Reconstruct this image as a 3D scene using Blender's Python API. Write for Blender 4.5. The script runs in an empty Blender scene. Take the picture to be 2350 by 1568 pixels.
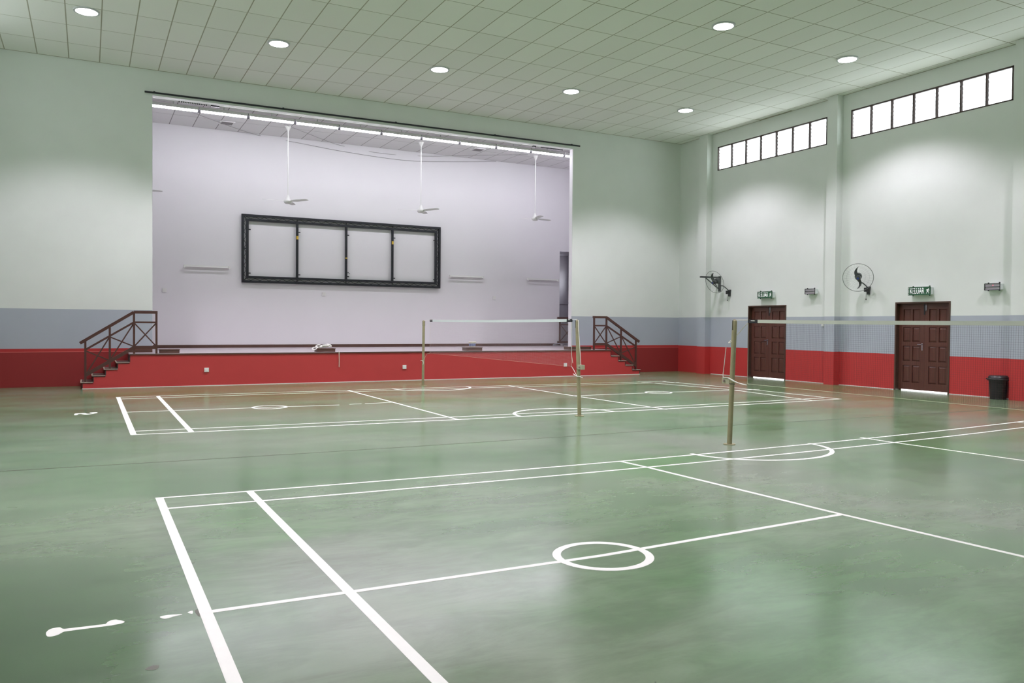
import bpy, bmesh, math, random
from mathutils import Vector, Matrix
random.seed(7)
SC = bpy.context.scene
COL = SC.collection
PI = math.pi

# ------------------------------------------------------------------ camera
CAM_LOC = (-0.503, -7.401, 1.487)
YAW, PITCH, ROLL = 0.4838, -0.0207, 0.0080
F_PX = 1852.4
fw = Vector((math.sin(YAW)*math.cos(PITCH), math.cos(YAW)*math.cos(PITCH), math.sin(PITCH)))
rt = Vector((math.cos(YAW), -math.sin(YAW), 0))
up = rt.cross(fw)
r2 = rt*math.cos(ROLL) + up*math.sin(ROLL)
u2 = -rt*math.sin(ROLL) + up*math.cos(ROLL)
cd = bpy.data.cameras.new('camera'); cam = bpy.data.objects.new('camera', cd); COL.objects.link(cam)
M = Matrix.Identity(4)
for i in range(3):
    M[i][0], M[i][1], M[i][2], M[i][3] = r2[i], u2[i], -fw[i], CAM_LOC[i]
cam.matrix_world = M
cd.sensor_width = 36.0; cd.lens = F_PX/2350*36.0; cd.clip_end = 200
SC.camera = cam

# ------------------------------------------------------------------ world, exposure
SC.view_settings.view_transform = 'Standard'
SC.view_settings.look = 'None'
SC.view_settings.gamma = 1.0
SC.view_settings.use_curve_mapping = False
SC.view_settings.exposure = 0.41
SC.cycles.use_denoising = True
SC.cycles.max_bounces = 12
SC.cycles.diffuse_bounces = 8
SC.cycles.sample_clamp_indirect = 3.0
SC.cycles.use_light_tree = False
SC.cycles.caustics_reflective = False
SC.cycles.caustics_refractive = False
w = bpy.data.worlds.new('overcast_sky'); SC.world = w; w.use_nodes = True
bg = w.node_tree.nodes['Background']
bg.inputs[0].default_value = (0.93, 0.97, 1.0, 1); bg.inputs[1].default_value = 6.5

LAMP_W = 560.0            # one ceiling downlight
LAMP_COL = (1.0, 0.905, 1.035)
LAMP_GLOW = 9.0
TUBE_GLOW = 50.0
TUBE_COL = (0.93, 0.90, 1.0)

# ------------------------------------------------------------------ materials
def s2l(c):
    return tuple(((v/255.0)/12.92 if v/255.0 <= 0.04045 else ((v/255.0+0.055)/1.055)**2.4) for v in c)

def mat(name, rgb, rough=0.6, metal=0.0, var=0.06, scale=6.0, spec=0.5, bump=0.0, emit=None, estr=0.0):
    m = bpy.data.materials.new(name); m.use_nodes = True
    nt = m.node_tree; n = nt.nodes; l = nt.links; p = n['Principled BSDF']
    c = s2l(rgb)
    tc = n.new('ShaderNodeTexCoord'); nz = n.new('ShaderNodeTexNoise')
    nz.inputs['Scale'].default_value = scale; nz.inputs['Detail'].default_value = 4
    l.new(tc.outputs['Object'], nz.inputs['Vector'])
    mx = n.new('ShaderNodeMix'); mx.data_type = 'RGBA'
    mx.inputs[6].default_value = (*[v*(1-var) for v in c], 1)
    mx.inputs[7].default_value = (*[min(1, v*(1+var)) for v in c], 1)
    l.new(nz.outputs['Fac'], mx.inputs[0]); l.new(mx.outputs[2], p.inputs['Base Color'])
    p.inputs['Roughness'].default_value = rough; p.inputs['Metallic'].default_value = metal
    p.inputs['Specular IOR Level'].default_value = spec
    if bump:
        b = n.new('ShaderNodeBump'); b.inputs['Strength'].default_value = bump; b.inputs['Distance'].default_value = 0.01
        l.new(nz.outputs['Fac'], b.inputs['Height']); l.new(b.outputs[0], p.inputs['Normal'])
    if emit:
        p.inputs['Emission Color'].default_value = (*emit, 1); p.inputs['Emission Strength'].default_value = estr
    return m

WHITE = (222, 226, 222); RED = (182, 54, 53); GREY = (170, 176, 186)
def banded(name, bands):
    """painted wall: bands = [(top z, rgb), ...] from the floor up, last one open"""
    m = bpy.data.materials.new(name); m.use_nodes = True
    nt = m.node_tree; n = nt.nodes; l = nt.links; p = n['Principled BSDF']
    geo = n.new('ShaderNodeNewGeometry'); sep = n.new('ShaderNodeSeparateXYZ'); l.new(geo.outputs['Position'], sep.inputs[0])
    nz = n.new('ShaderNodeTexNoise'); nz.inputs['Scale'].default_value = 1.7; nz.inputs['Detail'].default_value = 6
    l.new(geo.outputs['Position'], nz.inputs['Vector'])
    prev = None
    for i, (z, rgb) in enumerate(bands):
        c = (*s2l(rgb), 1)
        if prev is None:
            v = n.new('ShaderNodeRGB'); v.outputs[0].default_value = c; prev = v.outputs[0]
        else:
            gt = n.new('ShaderNodeMath'); gt.operation = 'GREATER_THAN'; gt.inputs[1].default_value = bands[i-1][0]
            l.new(sep.outputs[2], gt.inputs[0])
            mx = n.new('ShaderNodeMix'); mx.data_type = 'RGBA'; l.new(gt.outputs[0], mx.inputs[0]); l.new(prev, mx.inputs[6])
            mx.inputs[7].default_value = c; prev = mx.outputs[2]
    mr = n.new('ShaderNodeMapRange'); mr.inputs[3].default_value = 0.955; mr.inputs[4].default_value = 1.045; l.new(nz.outputs['Fac'], mr.inputs[0])
    mul = n.new('ShaderNodeMix'); mul.data_type = 'RGBA'; mul.blend_type = 'MULTIPLY'; mul.inputs[0].default_value = 1
    l.new(prev, mul.inputs[6]); l.new(mr.outputs[0], mul.inputs[7]); l.new(mul.outputs[2], p.inputs['Base Color'])
    p.inputs['Roughness'].default_value = 0.62; p.inputs['Specular IOR Level'].default_value = 0.35
    nb = n.new('ShaderNodeTexNoise'); nb.inputs['Scale'].default_value = 55; l.new(geo.outputs['Position'], nb.inputs['Vector'])
    b = n.new('ShaderNodeBump'); b.inputs['Strength'].default_value = 0.12; b.inputs['Distance'].default_value = 0.004
    l.new(nb.outputs['Fac'], b.inputs['Height']); l.new(b.outputs[0], p.inputs['Normal'])
    return m

M_WALL = banded('painted_wall', [(0.857, RED), (1.77, GREY), (99, WHITE)])
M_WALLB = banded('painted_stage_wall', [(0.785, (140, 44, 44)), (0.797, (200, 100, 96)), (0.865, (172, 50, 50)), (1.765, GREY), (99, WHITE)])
M_STAGEWALL = mat('stage_white_paint', (226, 224, 228), 0.7, var=0.02, scale=1.5)
M_STAGERED = mat('stage_red_paint', (178, 54, 54), 0.6, var=0.06, scale=3)
M_WHITE = mat('white_paint', WHITE, 0.5, var=0.02)

def floor_material():
    m = bpy.data.materials.new('green_floor_paint'); m.use_nodes = True
    nt = m.node_tree; n = nt.nodes; l = nt.links; p = n['Principled BSDF']
    geo = n.new('ShaderNodeNewGeometry')
    def noise(scale, detail, sx=1, sy=1, rough=0.55, dist=0.0):
        mp = n.new('ShaderNodeMapping'); mp.inputs['Scale'].default_value = (sx, sy, 1); l.new(geo.outputs['Position'], mp.inputs[0])
        t = n.new('ShaderNodeTexNoise'); t.inputs['Scale'].default_value = scale; t.inputs['Detail'].default_value = detail
        t.inputs['Roughness'].default_value = rough; t.inputs['Distortion'].default_value = dist
        l.new(mp.outputs[0], t.inputs['Vector']); return t.outputs['Fac']
    def ramp(fac, lo, hi):
        r = n.new('ShaderNodeMapRange'); r.interpolation_type = 'SMOOTHERSTEP'; r.inputs[1].default_value = lo; r.inputs[2].default_value = hi; l.new(fac, r.inputs[0]); return r.outputs[0]
    def mix(fac, a, b, mode='MIX'):
        x = n.new('ShaderNodeMix'); x.data_type = 'RGBA'; x.blend_type = mode
        if hasattr(fac, 'node'): l.new(fac, x.inputs[0])
        else: x.inputs[0].default_value = fac
        for s, v in ((6, a), (7, b)):
            if hasattr(v, 'node'): l.new(v, x.inputs[s])
            else: x.inputs[s].default_value = (*v, 1)
        return x.outputs[2]
    g1 = s2l((82, 117, 75)); g2 = s2l((113, 133, 105)); gg = s2l((123, 132, 116)); gv = s2l((82, 126, 70)); dk = s2l((80, 102, 76))
    c = mix(ramp(noise(0.33, 6, 0.8, 1.2), 0.33, 0.67), g1, g2)
    c = mix(ramp(noise(0.21, 5, 1.3, 0.8, dist=0.6), 0.44, 0.74), c, gg)
    c = mix(ramp(noise(0.42, 5, 0.7, 1.0, dist=0.3), 0.50, 0.78), c, gv)
    c = mix(ramp(noise(1.1, 7, 0.6, 1.5, 0.65), 0.56, 0.90), c, dk)
    fine = noise(7, 5, 0.6, 1.4, 0.6)
    fr = n.new('ShaderNodeMapRange'); fr.inputs[3].default_value = 0.92; fr.inputs[4].default_value = 1.08; l.new(fine, fr.inputs[0])
    c = mix(1.0, c, fr.outputs[0], 'MULTIPLY')
    # darker green at the left rear of the floor, with a wandering edge
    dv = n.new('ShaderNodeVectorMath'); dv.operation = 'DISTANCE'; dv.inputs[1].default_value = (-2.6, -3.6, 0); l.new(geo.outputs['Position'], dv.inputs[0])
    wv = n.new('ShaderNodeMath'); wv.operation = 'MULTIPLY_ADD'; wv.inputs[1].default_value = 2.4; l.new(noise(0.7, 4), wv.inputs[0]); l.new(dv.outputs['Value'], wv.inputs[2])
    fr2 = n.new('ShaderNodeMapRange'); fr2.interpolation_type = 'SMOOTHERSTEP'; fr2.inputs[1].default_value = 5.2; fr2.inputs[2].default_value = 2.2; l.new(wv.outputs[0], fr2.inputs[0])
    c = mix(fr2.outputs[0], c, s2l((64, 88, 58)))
    md = n.new('ShaderNodeMapRange'); md.interpolation_type = 'SMOOTHERSTEP'; md.inputs[1].default_value = 0.3; md.inputs[2].default_value = 0.7
    md.inputs[3].default_value = 0.86; md.inputs[4].default_value = 1.12; l.new(noise(2.3, 6, 0.55, 1.5, 0.68, 0.4), md.inputs[0])
    c = mix(1.0, c, md.outputs[0], 'MULTIPLY')
    sp = ramp(noise(21, 2), 0.735, 0.80)
    c = mix(sp, c, s2l((92, 104, 88)))
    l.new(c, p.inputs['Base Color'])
    rr = n.new('ShaderNodeMapRange'); rr.inputs[1].default_value = 0.3; rr.inputs[2].default_value = 0.7
    rr.inputs[3].default_value = 0.16; rr.inputs[4].default_value = 0.24; l.new(noise(0.8, 3, 0.7, 1.4), rr.inputs[0])
    l.new(rr.outputs[0], p.inputs['Roughness'])
    p.inputs['Specular IOR Level'].default_value = 0.85
    return m
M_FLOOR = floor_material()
M_LINE = mat('white_line_paint', (236, 236, 230), 0.5, var=0.04, scale=12)
M_JOINT = mat('dark_joint_filler', (104, 98, 92), 0.7)
M_STAIN = mat('dark_stain', (92, 92, 80), 0.4, var=0.2, scale=40)

def tile_material(name, rgb):
    m = mat(name, rgb, 0.85, var=0.015, scale=30, spec=0.2)
    nt = m.node_tree; n = nt.nodes; l = nt.links; p = n['Principled BSDF']
    src = p.inputs['Base Color'].links[0].from_socket
    oi = n.new('ShaderNodeObjectInfo'); mr = n.new('ShaderNodeMapRange'); mr.inputs[3].default_value = 0.965; mr.inputs[4].default_value = 1.02
    l.new(oi.outputs['Random'], mr.inputs[0])
    mx = n.new('ShaderNodeMix'); mx.data_type = 'RGBA'; mx.blend_type = 'MULTIPLY'; mx.inputs[0].default_value = 1
    l.new(src, mx.inputs[6]); l.new(mr.outputs[0], mx.inputs[7]); l.new(mx.outputs[2], p.inputs['Base Color'])
    return m
M_TILE = tile_material('mineral_tile', (238, 237, 233))
M_STILE = tile_material('stage_mineral_tile', (228, 226, 228))
M_BAR = mat('ceiling_bar_paint', (164, 160, 144), 0.7)
M_SBAR = mat('stage_ceiling_bar_paint', (128, 124, 126), 0.7)
M_PLENUM = mat('plenum_dark', (46, 46, 44), 0.9)
M_LAMP = mat('lamp_diffuser', (250, 250, 250), 0.4, emit=(1, 1, 1), estr=LAMP_GLOW); M_LAMP.cycles.emission_sampling = 'NONE'
M_TUBE = mat('fluorescent_tube', (250, 250, 255), 0.4, emit=TUBE_COL, estr=TUBE_GLOW)
M_TRIM = mat('lamp_trim', (196, 198, 200), 0.4)
M_BROWN = mat('brown_railing_paint', (78, 48, 42), 0.45, var=0.12, scale=9)
M_WOOD = mat('dark_stage_wood', (84, 58, 48), 0.5, var=0.2, scale=5)
M_SFLOOR = mat('stage_floor_vinyl', (178, 168, 172), 0.3, var=0.05, scale=4)
M_TREAD = mat('tread_dark', (92, 76, 72), 0.45, var=0.2, scale=8)
M_RISER = mat('riser_dark', (50, 40, 38), 0.6, var=0.15)
M_NOSING = mat('nosing_light', (188, 174, 160), 0.5)
M_DOOR = mat('door_brown_paint', (88, 50, 40), 0.38, var=0.10, scale=3)
M_DFRAME = mat('door_frame_brown', (74, 50, 38), 0.5, var=0.1)
M_WFRAME = mat('window_frame_brown', (62, 44, 42), 0.5)
M_STEEL = mat('chrome_steel', (190, 190, 196), 0.25, metal=1.0)
M_BLACK = mat('black_paint', (24, 26, 33), 0.5)
M_BLACKP = mat('black_plastic', (30, 28, 30), 0.42, var=0.12, scale=14)
M_FANGREY = mat('fan_dark_grey', (66, 70, 70), 0.42)
M_WIRE = mat('fan_wire', (118, 124, 120), 0.4, metal=0.2)
M_BLUE = mat('fan_badge_blue', (52, 66, 140), 0.4)
M_SIGNG = mat('sign_green', (42, 100, 66), 0.4)
M_SIGNW = mat('sign_white_letter', (236, 240, 240), 0.4, emit=(1, 1, 1), estr=0.25)
M_SIGNBOX = mat('sign_housing', (214, 222, 220), 0.5)
M_CAGE = mat('sign_cage_metal', (44, 76, 56), 0.5)
M_CAGEB = mat('lamp_cage_metal', (48, 50, 50), 0.5)
M_EMG = mat('emergency_lens', (176, 170, 178), 0.3)
M_RLED = mat('red_indicator', (220, 90, 110), 0.4, emit=(1.0, 0.2, 0.3), estr=0.6)
M_PLASTIC = mat('white_plastic', (226, 226, 224), 0.4, var=0.02)
M_POST = mat('galvanised_post', (146, 140, 108), 0.55, metal=0.1, var=0.22, scale=12, bump=0.1)
M_POSTDARK = mat('post_slot_dark', (52, 48, 36), 0.6)
M_BLOCK = mat('cleat_block_wood', (168, 164, 140), 0.7, var=0.12)
M_ROPE = mat('pale_rope', (214, 208, 190), 0.8)
M_ROPEW = mat('white_rope', (226, 226, 220), 0.8)
M_NETDARK = mat('net_twine_brown', (74, 54, 56), 0.8)
M_NETPALE = mat('net_twine_pale', (196, 178, 186), 0.8)
M_TAPE1 = mat('net_tape_worn', (200, 204, 192), 0.8, var=0.08, scale=5)
M_TAPE2 = mat('net_tape_white', (222, 230, 232), 0.8, var=0.03)
M_YELLOW = mat('yellow_label', (206, 172, 60), 0.5)
M_CANOPY = mat('fan_white_enamel', (222, 222, 220), 0.35, var=0.02)
M_VENTD = mat('vent_grey', (136, 130, 134), 0.6)
M_PAIL = mat('pail_plastic', (214, 212, 206), 0.45)
M_PAILBLUE = mat('pail_print_blue', (112, 124, 166), 0.5, var=0.3, scale=40)
M_CORRIDOR = mat('corridor_grey_paint', (176, 172, 180), 0.7)
M_PAVE = mat('outside_concrete', (196, 194, 188), 0.9)
M_GREYCABLE = mat('grey_cable', (140, 140, 150), 0.6)
M_DARKCABLE = mat('dark_cable', (150, 146, 148), 0.6)
M_HOLDER = mat('lamp_holder_grey', (84, 82, 88), 0.6)

def glass_blade_material():
    m = bpy.data.materials.new('obscure_glass'); m.use_nodes = True
    nt = m.node_tree; n = nt.nodes; l = nt.links
    n.remove(n['Principled BSDF']); out = n['Material Output']
    tl = n.new('ShaderNodeBsdfTranslucent'); tl.inputs[0].default_value = (0.92, 0.95, 0.94, 1)
    tr = n.new('ShaderNodeBsdfTransparent'); tr.inputs[0].default_value = (0.94, 0.97, 0.96, 1)
    gl = n.new('ShaderNodeBsdfGlossy'); gl.inputs['Roughness'].default_value = 0.2
    nz = n.new('ShaderNodeTexNoise'); nz.inputs['Scale'].default_value = 40
    mr = n.new('ShaderNodeMapRange'); mr.inputs[3].default_value = 0.4; mr.inputs[4].default_value = 0.6; l.new(nz.outputs['Fac'], mr.inputs[0])
    a = n.new('ShaderNodeMixShader'); l.new(mr.outputs[0], a.inputs[0]); l.new(tl.outputs[0], a.inputs[1]); l.new(tr.outputs[0], a.inputs[2])
    b = n.new('ShaderNodeMixShader'); b.inputs[0].default_value = 0.06; l.new(a.outputs[0], b.inputs[1]); l.new(gl.outputs[0], b.inputs[2])
    l.new(b.outputs[0], out.inputs['Surface']); return m
M_GLASS = glass_blade_material()
for m_ in (M_SIGNW, M_RLED): m_.cycles.emission_sampling = 'NONE'

# ------------------------------------------------------------------ builders
ORG = {}
class MB:
    def __init__(s): s.v = []; s.f = []
    def add(s, vs, fs):
        o = len(s.v); s.v += [Vector(v) for v in vs]; s.f += [tuple(i+o for i in f) for f in fs]; return s
    def box(s, x0, x1, y0, y1, z0, z1):
        x0, x1 = min(x0, x1), max(x0, x1); y0, y1 = min(y0, y1), max(y0, y1); z0, z1 = min(z0, z1), max(z0, z1)
        return s.add([(x0,y0,z0),(x1,y0,z0),(x1,y1,z0),(x0,y1,z0),(x0,y0,z1),(x1,y0,z1),(x1,y1,z1),(x0,y1,z1)],
                     [(0,3,2,1),(4,5,6,7),(0,1,5,4),(1,2,6,5),(2,3,7,6),(3,0,4,7)])
    def bar(s, p, q, w, h, upv=(0,0,1)):
        """rectangular bar from p to q, w across, h along upv"""
        p, q = Vector(p), Vector(q); d = (q-p).normalized(); u = Vector(upv)
        a = d.cross(u)
        if a.length < 1e-5: a = d.cross(Vector((0,1,0)))
        a.normalize(); b = a.cross(d).normalized(); a *= w/2; b *= h/2
        vs = [p-a-b, p+a-b, p+a+b, p-a+b, q-a-b, q+a-b, q+a+b, q-a+b]
        return s.add(vs, [(0,1,2,3),(7,6,5,4),(0,4,5,1),(1,5,6,2),(2,6,7,3),(3,7,4,0)])
    def tube(s, pts, r, n=8, closed=False):
        pts = [Vector(p) for p in pts]; N = len(pts); rings = []
        a = None
        for i, p in enumerate(pts):
            if closed: d = pts[(i+1) % N]-pts[i-1]
            else: d = pts[min(i+1, N-1)]-pts[max(i-1, 0)]
            d.normalize()
            if a is None:
                a = d.cross(Vector((0,0,1)))
                if a.length < 1e-3: a = d.cross(Vector((0,1,0)))
            a = (a-d*a.dot(d))
            if a.length < 1e-5: a = d.orthogonal()
            a.normalize(); b = d.cross(a)
            rr = r[i] if isinstance(r, (list, tuple)) else r
            rings.append([p+(a*math.cos(2*PI*k/n)+b*math.sin(2*PI*k/n))*rr for k in range(n)])
        vs = [v for ring in rings for v in ring]; fs = []
        for i in range(N if closed else N-1):
            j = (i+1) % N
            for k in range(n):
                k2 = (k+1) % n; fs.append((i*n+k, i*n+k2, j*n+k2, j*n+k))
        if not closed:
            fs.append(tuple(reversed(range(n)))); fs.append(tuple((N-1)*n+k for k in range(n)))
        return s.add(vs, fs)
    def lathe(s, prof, c=(0,0,0), n=24, T=None):
        """prof = [(r,z)...] revolved about z through c"""
        vs = []; fs = []; c = Vector(c)
        for r, z in prof:
            for k in range(n):
                v = Vector((r*math.cos(2*PI*k/n), r*math.sin(2*PI*k/n), z)); vs.append((T @ v if T else v)+c)
        for i in range(len(prof)-1):
            for k in range(n):
                k2 = (k+1) % n; fs.append((i*n+k, i*n+k2, (i+1)*n+k2, (i+1)*n+k))
        fs.append(tuple(reversed(range(n)))); fs.append(tuple((len(prof)-1)*n+k for k in range(n)))
        return s.add(vs, fs)
    def prism(s, poly, off):
        """poly: 3D outline, extruded by vector off"""
        n = len(poly); off = Vector(off); p = [Vector(a) for a in poly]
        fs = [tuple(reversed(range(n))), tuple(range(n, 2*n))]
        for i in range(n): j = (i+1) % n; fs.append((i, j, n+j, n+i))
        return s.add(p+[a+off for a in p], fs)
    def mesh(s, name, m, o=(0,0,0), smooth=False):
        o = Vector(o); me = bpy.data.meshes.new(name)
        me.from_pydata([tuple(v-o) for v in s.v], [], s.f); me.materials.append(m)
        bm = bmesh.new(); bm.from_mesh(me); bmesh.ops.recalc_face_normals(bm, faces=bm.faces); bm.to_mesh(me); bm.free()
        if smooth:
            for p in me.polygons: p.use_smooth = True
            try: me.set_sharp_from_angle(angle=math.radians(40))
            except Exception: pass
        return me
    def build(s, name, m, parent=None, smooth=False, label=None, stuff=False, origin=None):
        if parent is not None: o = ORG[parent.name]
        elif origin is not None: o = Vector(origin)
        else:
            xs = [v.x for v in s.v]; ys = [v.y for v in s.v]; zs = [v.z for v in s.v]
            o = Vector(((min(xs)+max(xs))/2, (min(ys)+max(ys))/2, min(zs)))
        ob = bpy.data.objects.new(name, s.mesh(name, m, o, smooth)); COL.objects.link(ob)
        ORG[ob.name] = Vector(o)
        if parent is not None: ob.parent = parent
        else: ob.location = o
        if label: ob['label'] = label
        if stuff: ob['kind'] = 'stuff'
        return ob

def tag(o, label, cat, group=None):
    o['label'] = label; o['category'] = cat
    if group: o['group'] = group
    return o
def thing(name, loc, label, cat, group=None):
    o = bpy.data.objects.new(name, None); COL.objects.link(o); o.location = loc; o.empty_display_size = 0.1
    ORG[o.name] = Vector(loc); return tag(o, label, cat, group)
def structure(o): o['kind'] = 'structure'; return o
def sroot(name, loc=(0,0,0)):
    o = bpy.data.objects.new(name, None); COL.objects.link(o); o.location = loc; ORG[o.name] = Vector(loc); return structure(o)
def dup(root, loc, label, parent=None, rotz=0.0):
    c = root.copy(); COL.objects.link(c)
    if parent is None:
        c.location = loc; c['label'] = label
        if rotz: c.rotation_euler = (0, 0, rotz)
        ORG[c.name] = Vector(loc)
    else: c.parent = parent
    for ch in list(root.children): dup(ch, None, None, c)
    return c
def framed(n, upv=(0,0,1)):
    n = Vector(n).normalized(); x = Vector(upv).cross(n).normalized(); y = n.cross(x)
    return Matrix((x, y, n)).transposed()

# ------------------------------------------------------------------ room dimensions
XL, XR, YR, YB, ZC = -3.2, 16.72, -10.5, 13.59, 7.447
OX0, OX1, OZ = 0.855, 12.575, 6.85         # stage opening
ZS, YF, YSB, ZSC = 0.765, 12.66, 16.9, 6.96   # stage height, front, back wall, ceiling

# floor ---------------------------------------------------------------
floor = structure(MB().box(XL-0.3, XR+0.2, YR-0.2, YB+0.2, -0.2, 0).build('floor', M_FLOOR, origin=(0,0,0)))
TH = 0.0015
LAY = [0]
def stripe(pts, wd, name='court_line', m=M_LINE, z=0.0):
    pts = [Vector((*p, 0)) for p in pts]; n = len(pts); L = []; Rr = []; LAY[0] += 1; TH = 0.0008+0.00003*LAY[0]
    for i, p in enumerate(pts):
        d = (pts[min(i+1, n-1)]-pts[max(i-1, 0)]).normalized(); a = Vector((-d.y, d.x, 0))*wd/2
        L.append(p+a); Rr.append(p-a)
    b = MB(); vs = []
    for i in range(n): vs += [L[i]+Vector((0,0,z)), Rr[i]+Vector((0,0,z)), Rr[i]+Vector((0,0,z+TH)), L[i]+Vector((0,0,z+TH))]
    fs = [(0,1,2,3), (4*n-1, 4*n-2, 4*n-3, 4*n-4)]
    for i in range(n-1):
        for k in range(4): k2 = (k+1) % 4; fs.append((4*i+k, 4*i+k2, 4*i+4+k2, 4*i+4+k))
    return b.add(vs, fs).build(name, m, floor)
def ring(cx, cy, r, wd, a0=0, a1=2*PI, ry=None, n=48):
    ry = ry or r
    pts = [(cx+r*math.cos(a0+(a1-a0)*i/n), cy+ry*math.sin(a0+(a1-a0)*i/n)) for i in range(n+1)]
    return stripe(pts, wd, 'court_circle')
def smooth_line(pts, n=24):
    """quadratic through three points (painted lines bow a little)"""
    (x0,y0),(x1,y1),(x2,y2) = pts
    out = []
    for i in range(n+1):
        x = x0+(x2-x0)*i/n
        y = y0*(x-x1)*(x-x2)/((x0-x1)*(x0-x2)) + y1*(x-x0)*(x-x2)/((x1-x0)*(x1-x2)) + y2*(x-x0)*(x-x1)/((x2-x0)*(x2-x1))
        out.append((x, y))
    return out
# near court
stripe(smooth_line([(0.0,-0.01),(5.2,-0.15),(13.4,0.30)]), 0.04)
stripe(smooth_line([(0.04,-0.455),(5.2,-0.575),(13.4,-0.10)]), 0.04)
stripe([(0.028,0.01),(0.03,-6.2)], 0.062); stripe([(0.755,-0.03),(0.775,-3.05),(0.80,-6.2)], 0.062)
stripe([(0.06,-3.04),(0.777,-3.06),(2.437,-3.085),(4.79,-2.97)], 0.045)
stripe([(4.661,-0.17),(4.70,-0.603),(4.80,-2.97),(4.90,-4.32),(4.97,-6.2)], 0.045)
stripe([(8.755,0.05),(8.74,-0.34),(8.85,-2.05),(8.95,-6.2)], 0.045)
stripe([(8.86,-3.0),(13.4,-3.0)], 0.045); stripe([(12.6,0.25),(12.6,-6.2)], 0.045); stripe([(13.38,0.3),(13.38,-6.2)], 0.045)
stripe([(0,-6.15),(13.4,-6.15)], 0.04); stripe([(0,-5.7),(13.4,-5.7)], 0.04)
ring(2.442,-3.085,0.30,0.055)
ring(6.69,-0.08,0.965,0.055, PI*0.995, 2*PI*0.995+0.06, ry=0.83)
# far court
stripe(smooth_line([(-0.02,10.232),(6.6,10.14),(13.25,9.86)]), 0.04)
stripe(smooth_line([(0.05,9.80),(6.0,9.75),(13.3,9.38)]), 0.04)
stripe([(0.02,10.25),(0.025,4.285)], 0.075); stripe([(0.734,10.22),(0.736,4.25)], 0.07)
stripe([(0.05,7.26),(2.33,7.135),(3.55,7.06)], 0.04); stripe([(3.75,7.10),(3.98,7.105)], 0.03); stripe([(4.05,7.11),(4.6,7.16)], 0.04)
stripe([(8.56,7.024),(10.77,7.02),(13.6,6.80)], 0.04)
stripe(smooth_line([(0.03,4.66),(6.5,4.45),(13.2,4.56)]), 0.04)
stripe(smooth_line([(0.0,4.29),(6.5,4.09),(13.35,4.24)]), 0.045)
stripe([(4.61,10.17),(4.611,7.2),(4.606,4.13)], 0.045); stripe([(8.586,10.10),(8.56,7.0),(8.63,4.02)], 0.045)
stripe([(12.42,9.97),(12.9,7.0),(12.50,4.25)], 0.045); stripe([(13.12,9.86),(13.42,7.2),(13.31,4.24)], 0.045)
ring(2.33,7.15,0.285,0.045); ring(10.79,7.03,0.285,0.045)
ring(6.63,4.13,0.915,0.055, -0.04, PI+0.03, ry=0.86); ring(6.60,10.15,0.925,0.055, PI-0.1, 2*PI+0.06, ry=0.80)
# painted numerals behind the baselines, worn paint, joint, stains
DEC = [0]
def decal(pts, name, m=M_LINE, smooth=True):
    if smooth:
        n = len(pts); q = []
        for i in range(n):
            p0, p1, p2, p3 = (Vector((*pts[(i+k) % n], 0)) for k in (-1, 0, 1, 2))
            for k in range(5):
                t = k/5; v = 0.5*((2*p1)+(p2-p0)*t+(2*p0-5*p1+4*p2-p3)*t*t+(3*p1-p0-3*p2+p3)*t**3); q.append((v.x, v.y))
        pts = q
    DEC[0] += 1; return MB().prism([(x, y, 0) for x, y in pts], (0,0,0.0005+0.00004*DEC[0])).build(name, m, floor)
ONE = [(-0.683,-2.985),(-0.665,-2.945),(-0.63,-2.94),(-0.618,-2.962),(-0.608,-2.974),(-0.590,-2.976),(-0.445,-2.990),(-0.428,-2.986),(-0.420,-2.965),(-0.405,-2.950),(-0.385,-2.948),(-0.372,-2.962),(-0.355,-2.98),
       (-0.346,-3.000),(-0.36,-3.018),(-0.398,-3.024),(-0.43,-3.024),(-0.590,-3.013),(-0.610,-3.015),(-0.620,-3.028),(-0.635,-3.046),(-0.66,-3.055),(-0.678,-3.04)]
decal(ONE, 'court_number')
def arcs(pts): return pts
TWO = [(-0.700,7.23),(-0.690,7.345),(-0.640,7.37),(-0.555,7.375),(-0.521,7.27),(-0.482,7.24),(-0.440,7.285),(-0.478,7.37),(-0.475,7.43),
       (-0.415,7.455),(-0.378,7.44),(-0.368,7.335),(-0.408,7.25),(-0.477,7.155),(-0.540,7.12),(-0.585,7.20),(-0.600,7.25),(-0.640,7.255),(-0.660,7.12),(-0.697,7.10)]
decal(TWO, 'court_number')
decal([(-0.186,-3.005),(-0.15,-2.995),(-0.09,-3.01),(-0.085,-3.022),(-0.12,-3.03),(-0.165,-3.045)], 'paint_patch')
decal([(-0.055,-3.0),(-0.03,-2.985),(-0.035,-3.03)], 'paint_patch')
decal([(-0.29,-3.65),(-0.265,-3.62),(-0.235,-3.63),(-0.25,-3.67)], 'floor_stain', M_STAIN)
decal([(-0.02,-3.0),(-0.005,-2.98),(0.0,-3.06),(-0.012,-3.08)], 'floor_stain', M_STAIN)
stripe([(-3.2,2.02),(-1.275,1.97),(0.309,1.885),(2.723,1.80),(5.13,1.775),(7.4,1.82),(11,1.66),(16.7,1.5)], 0.012, 'floor_joint', M_JOINT)

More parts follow.
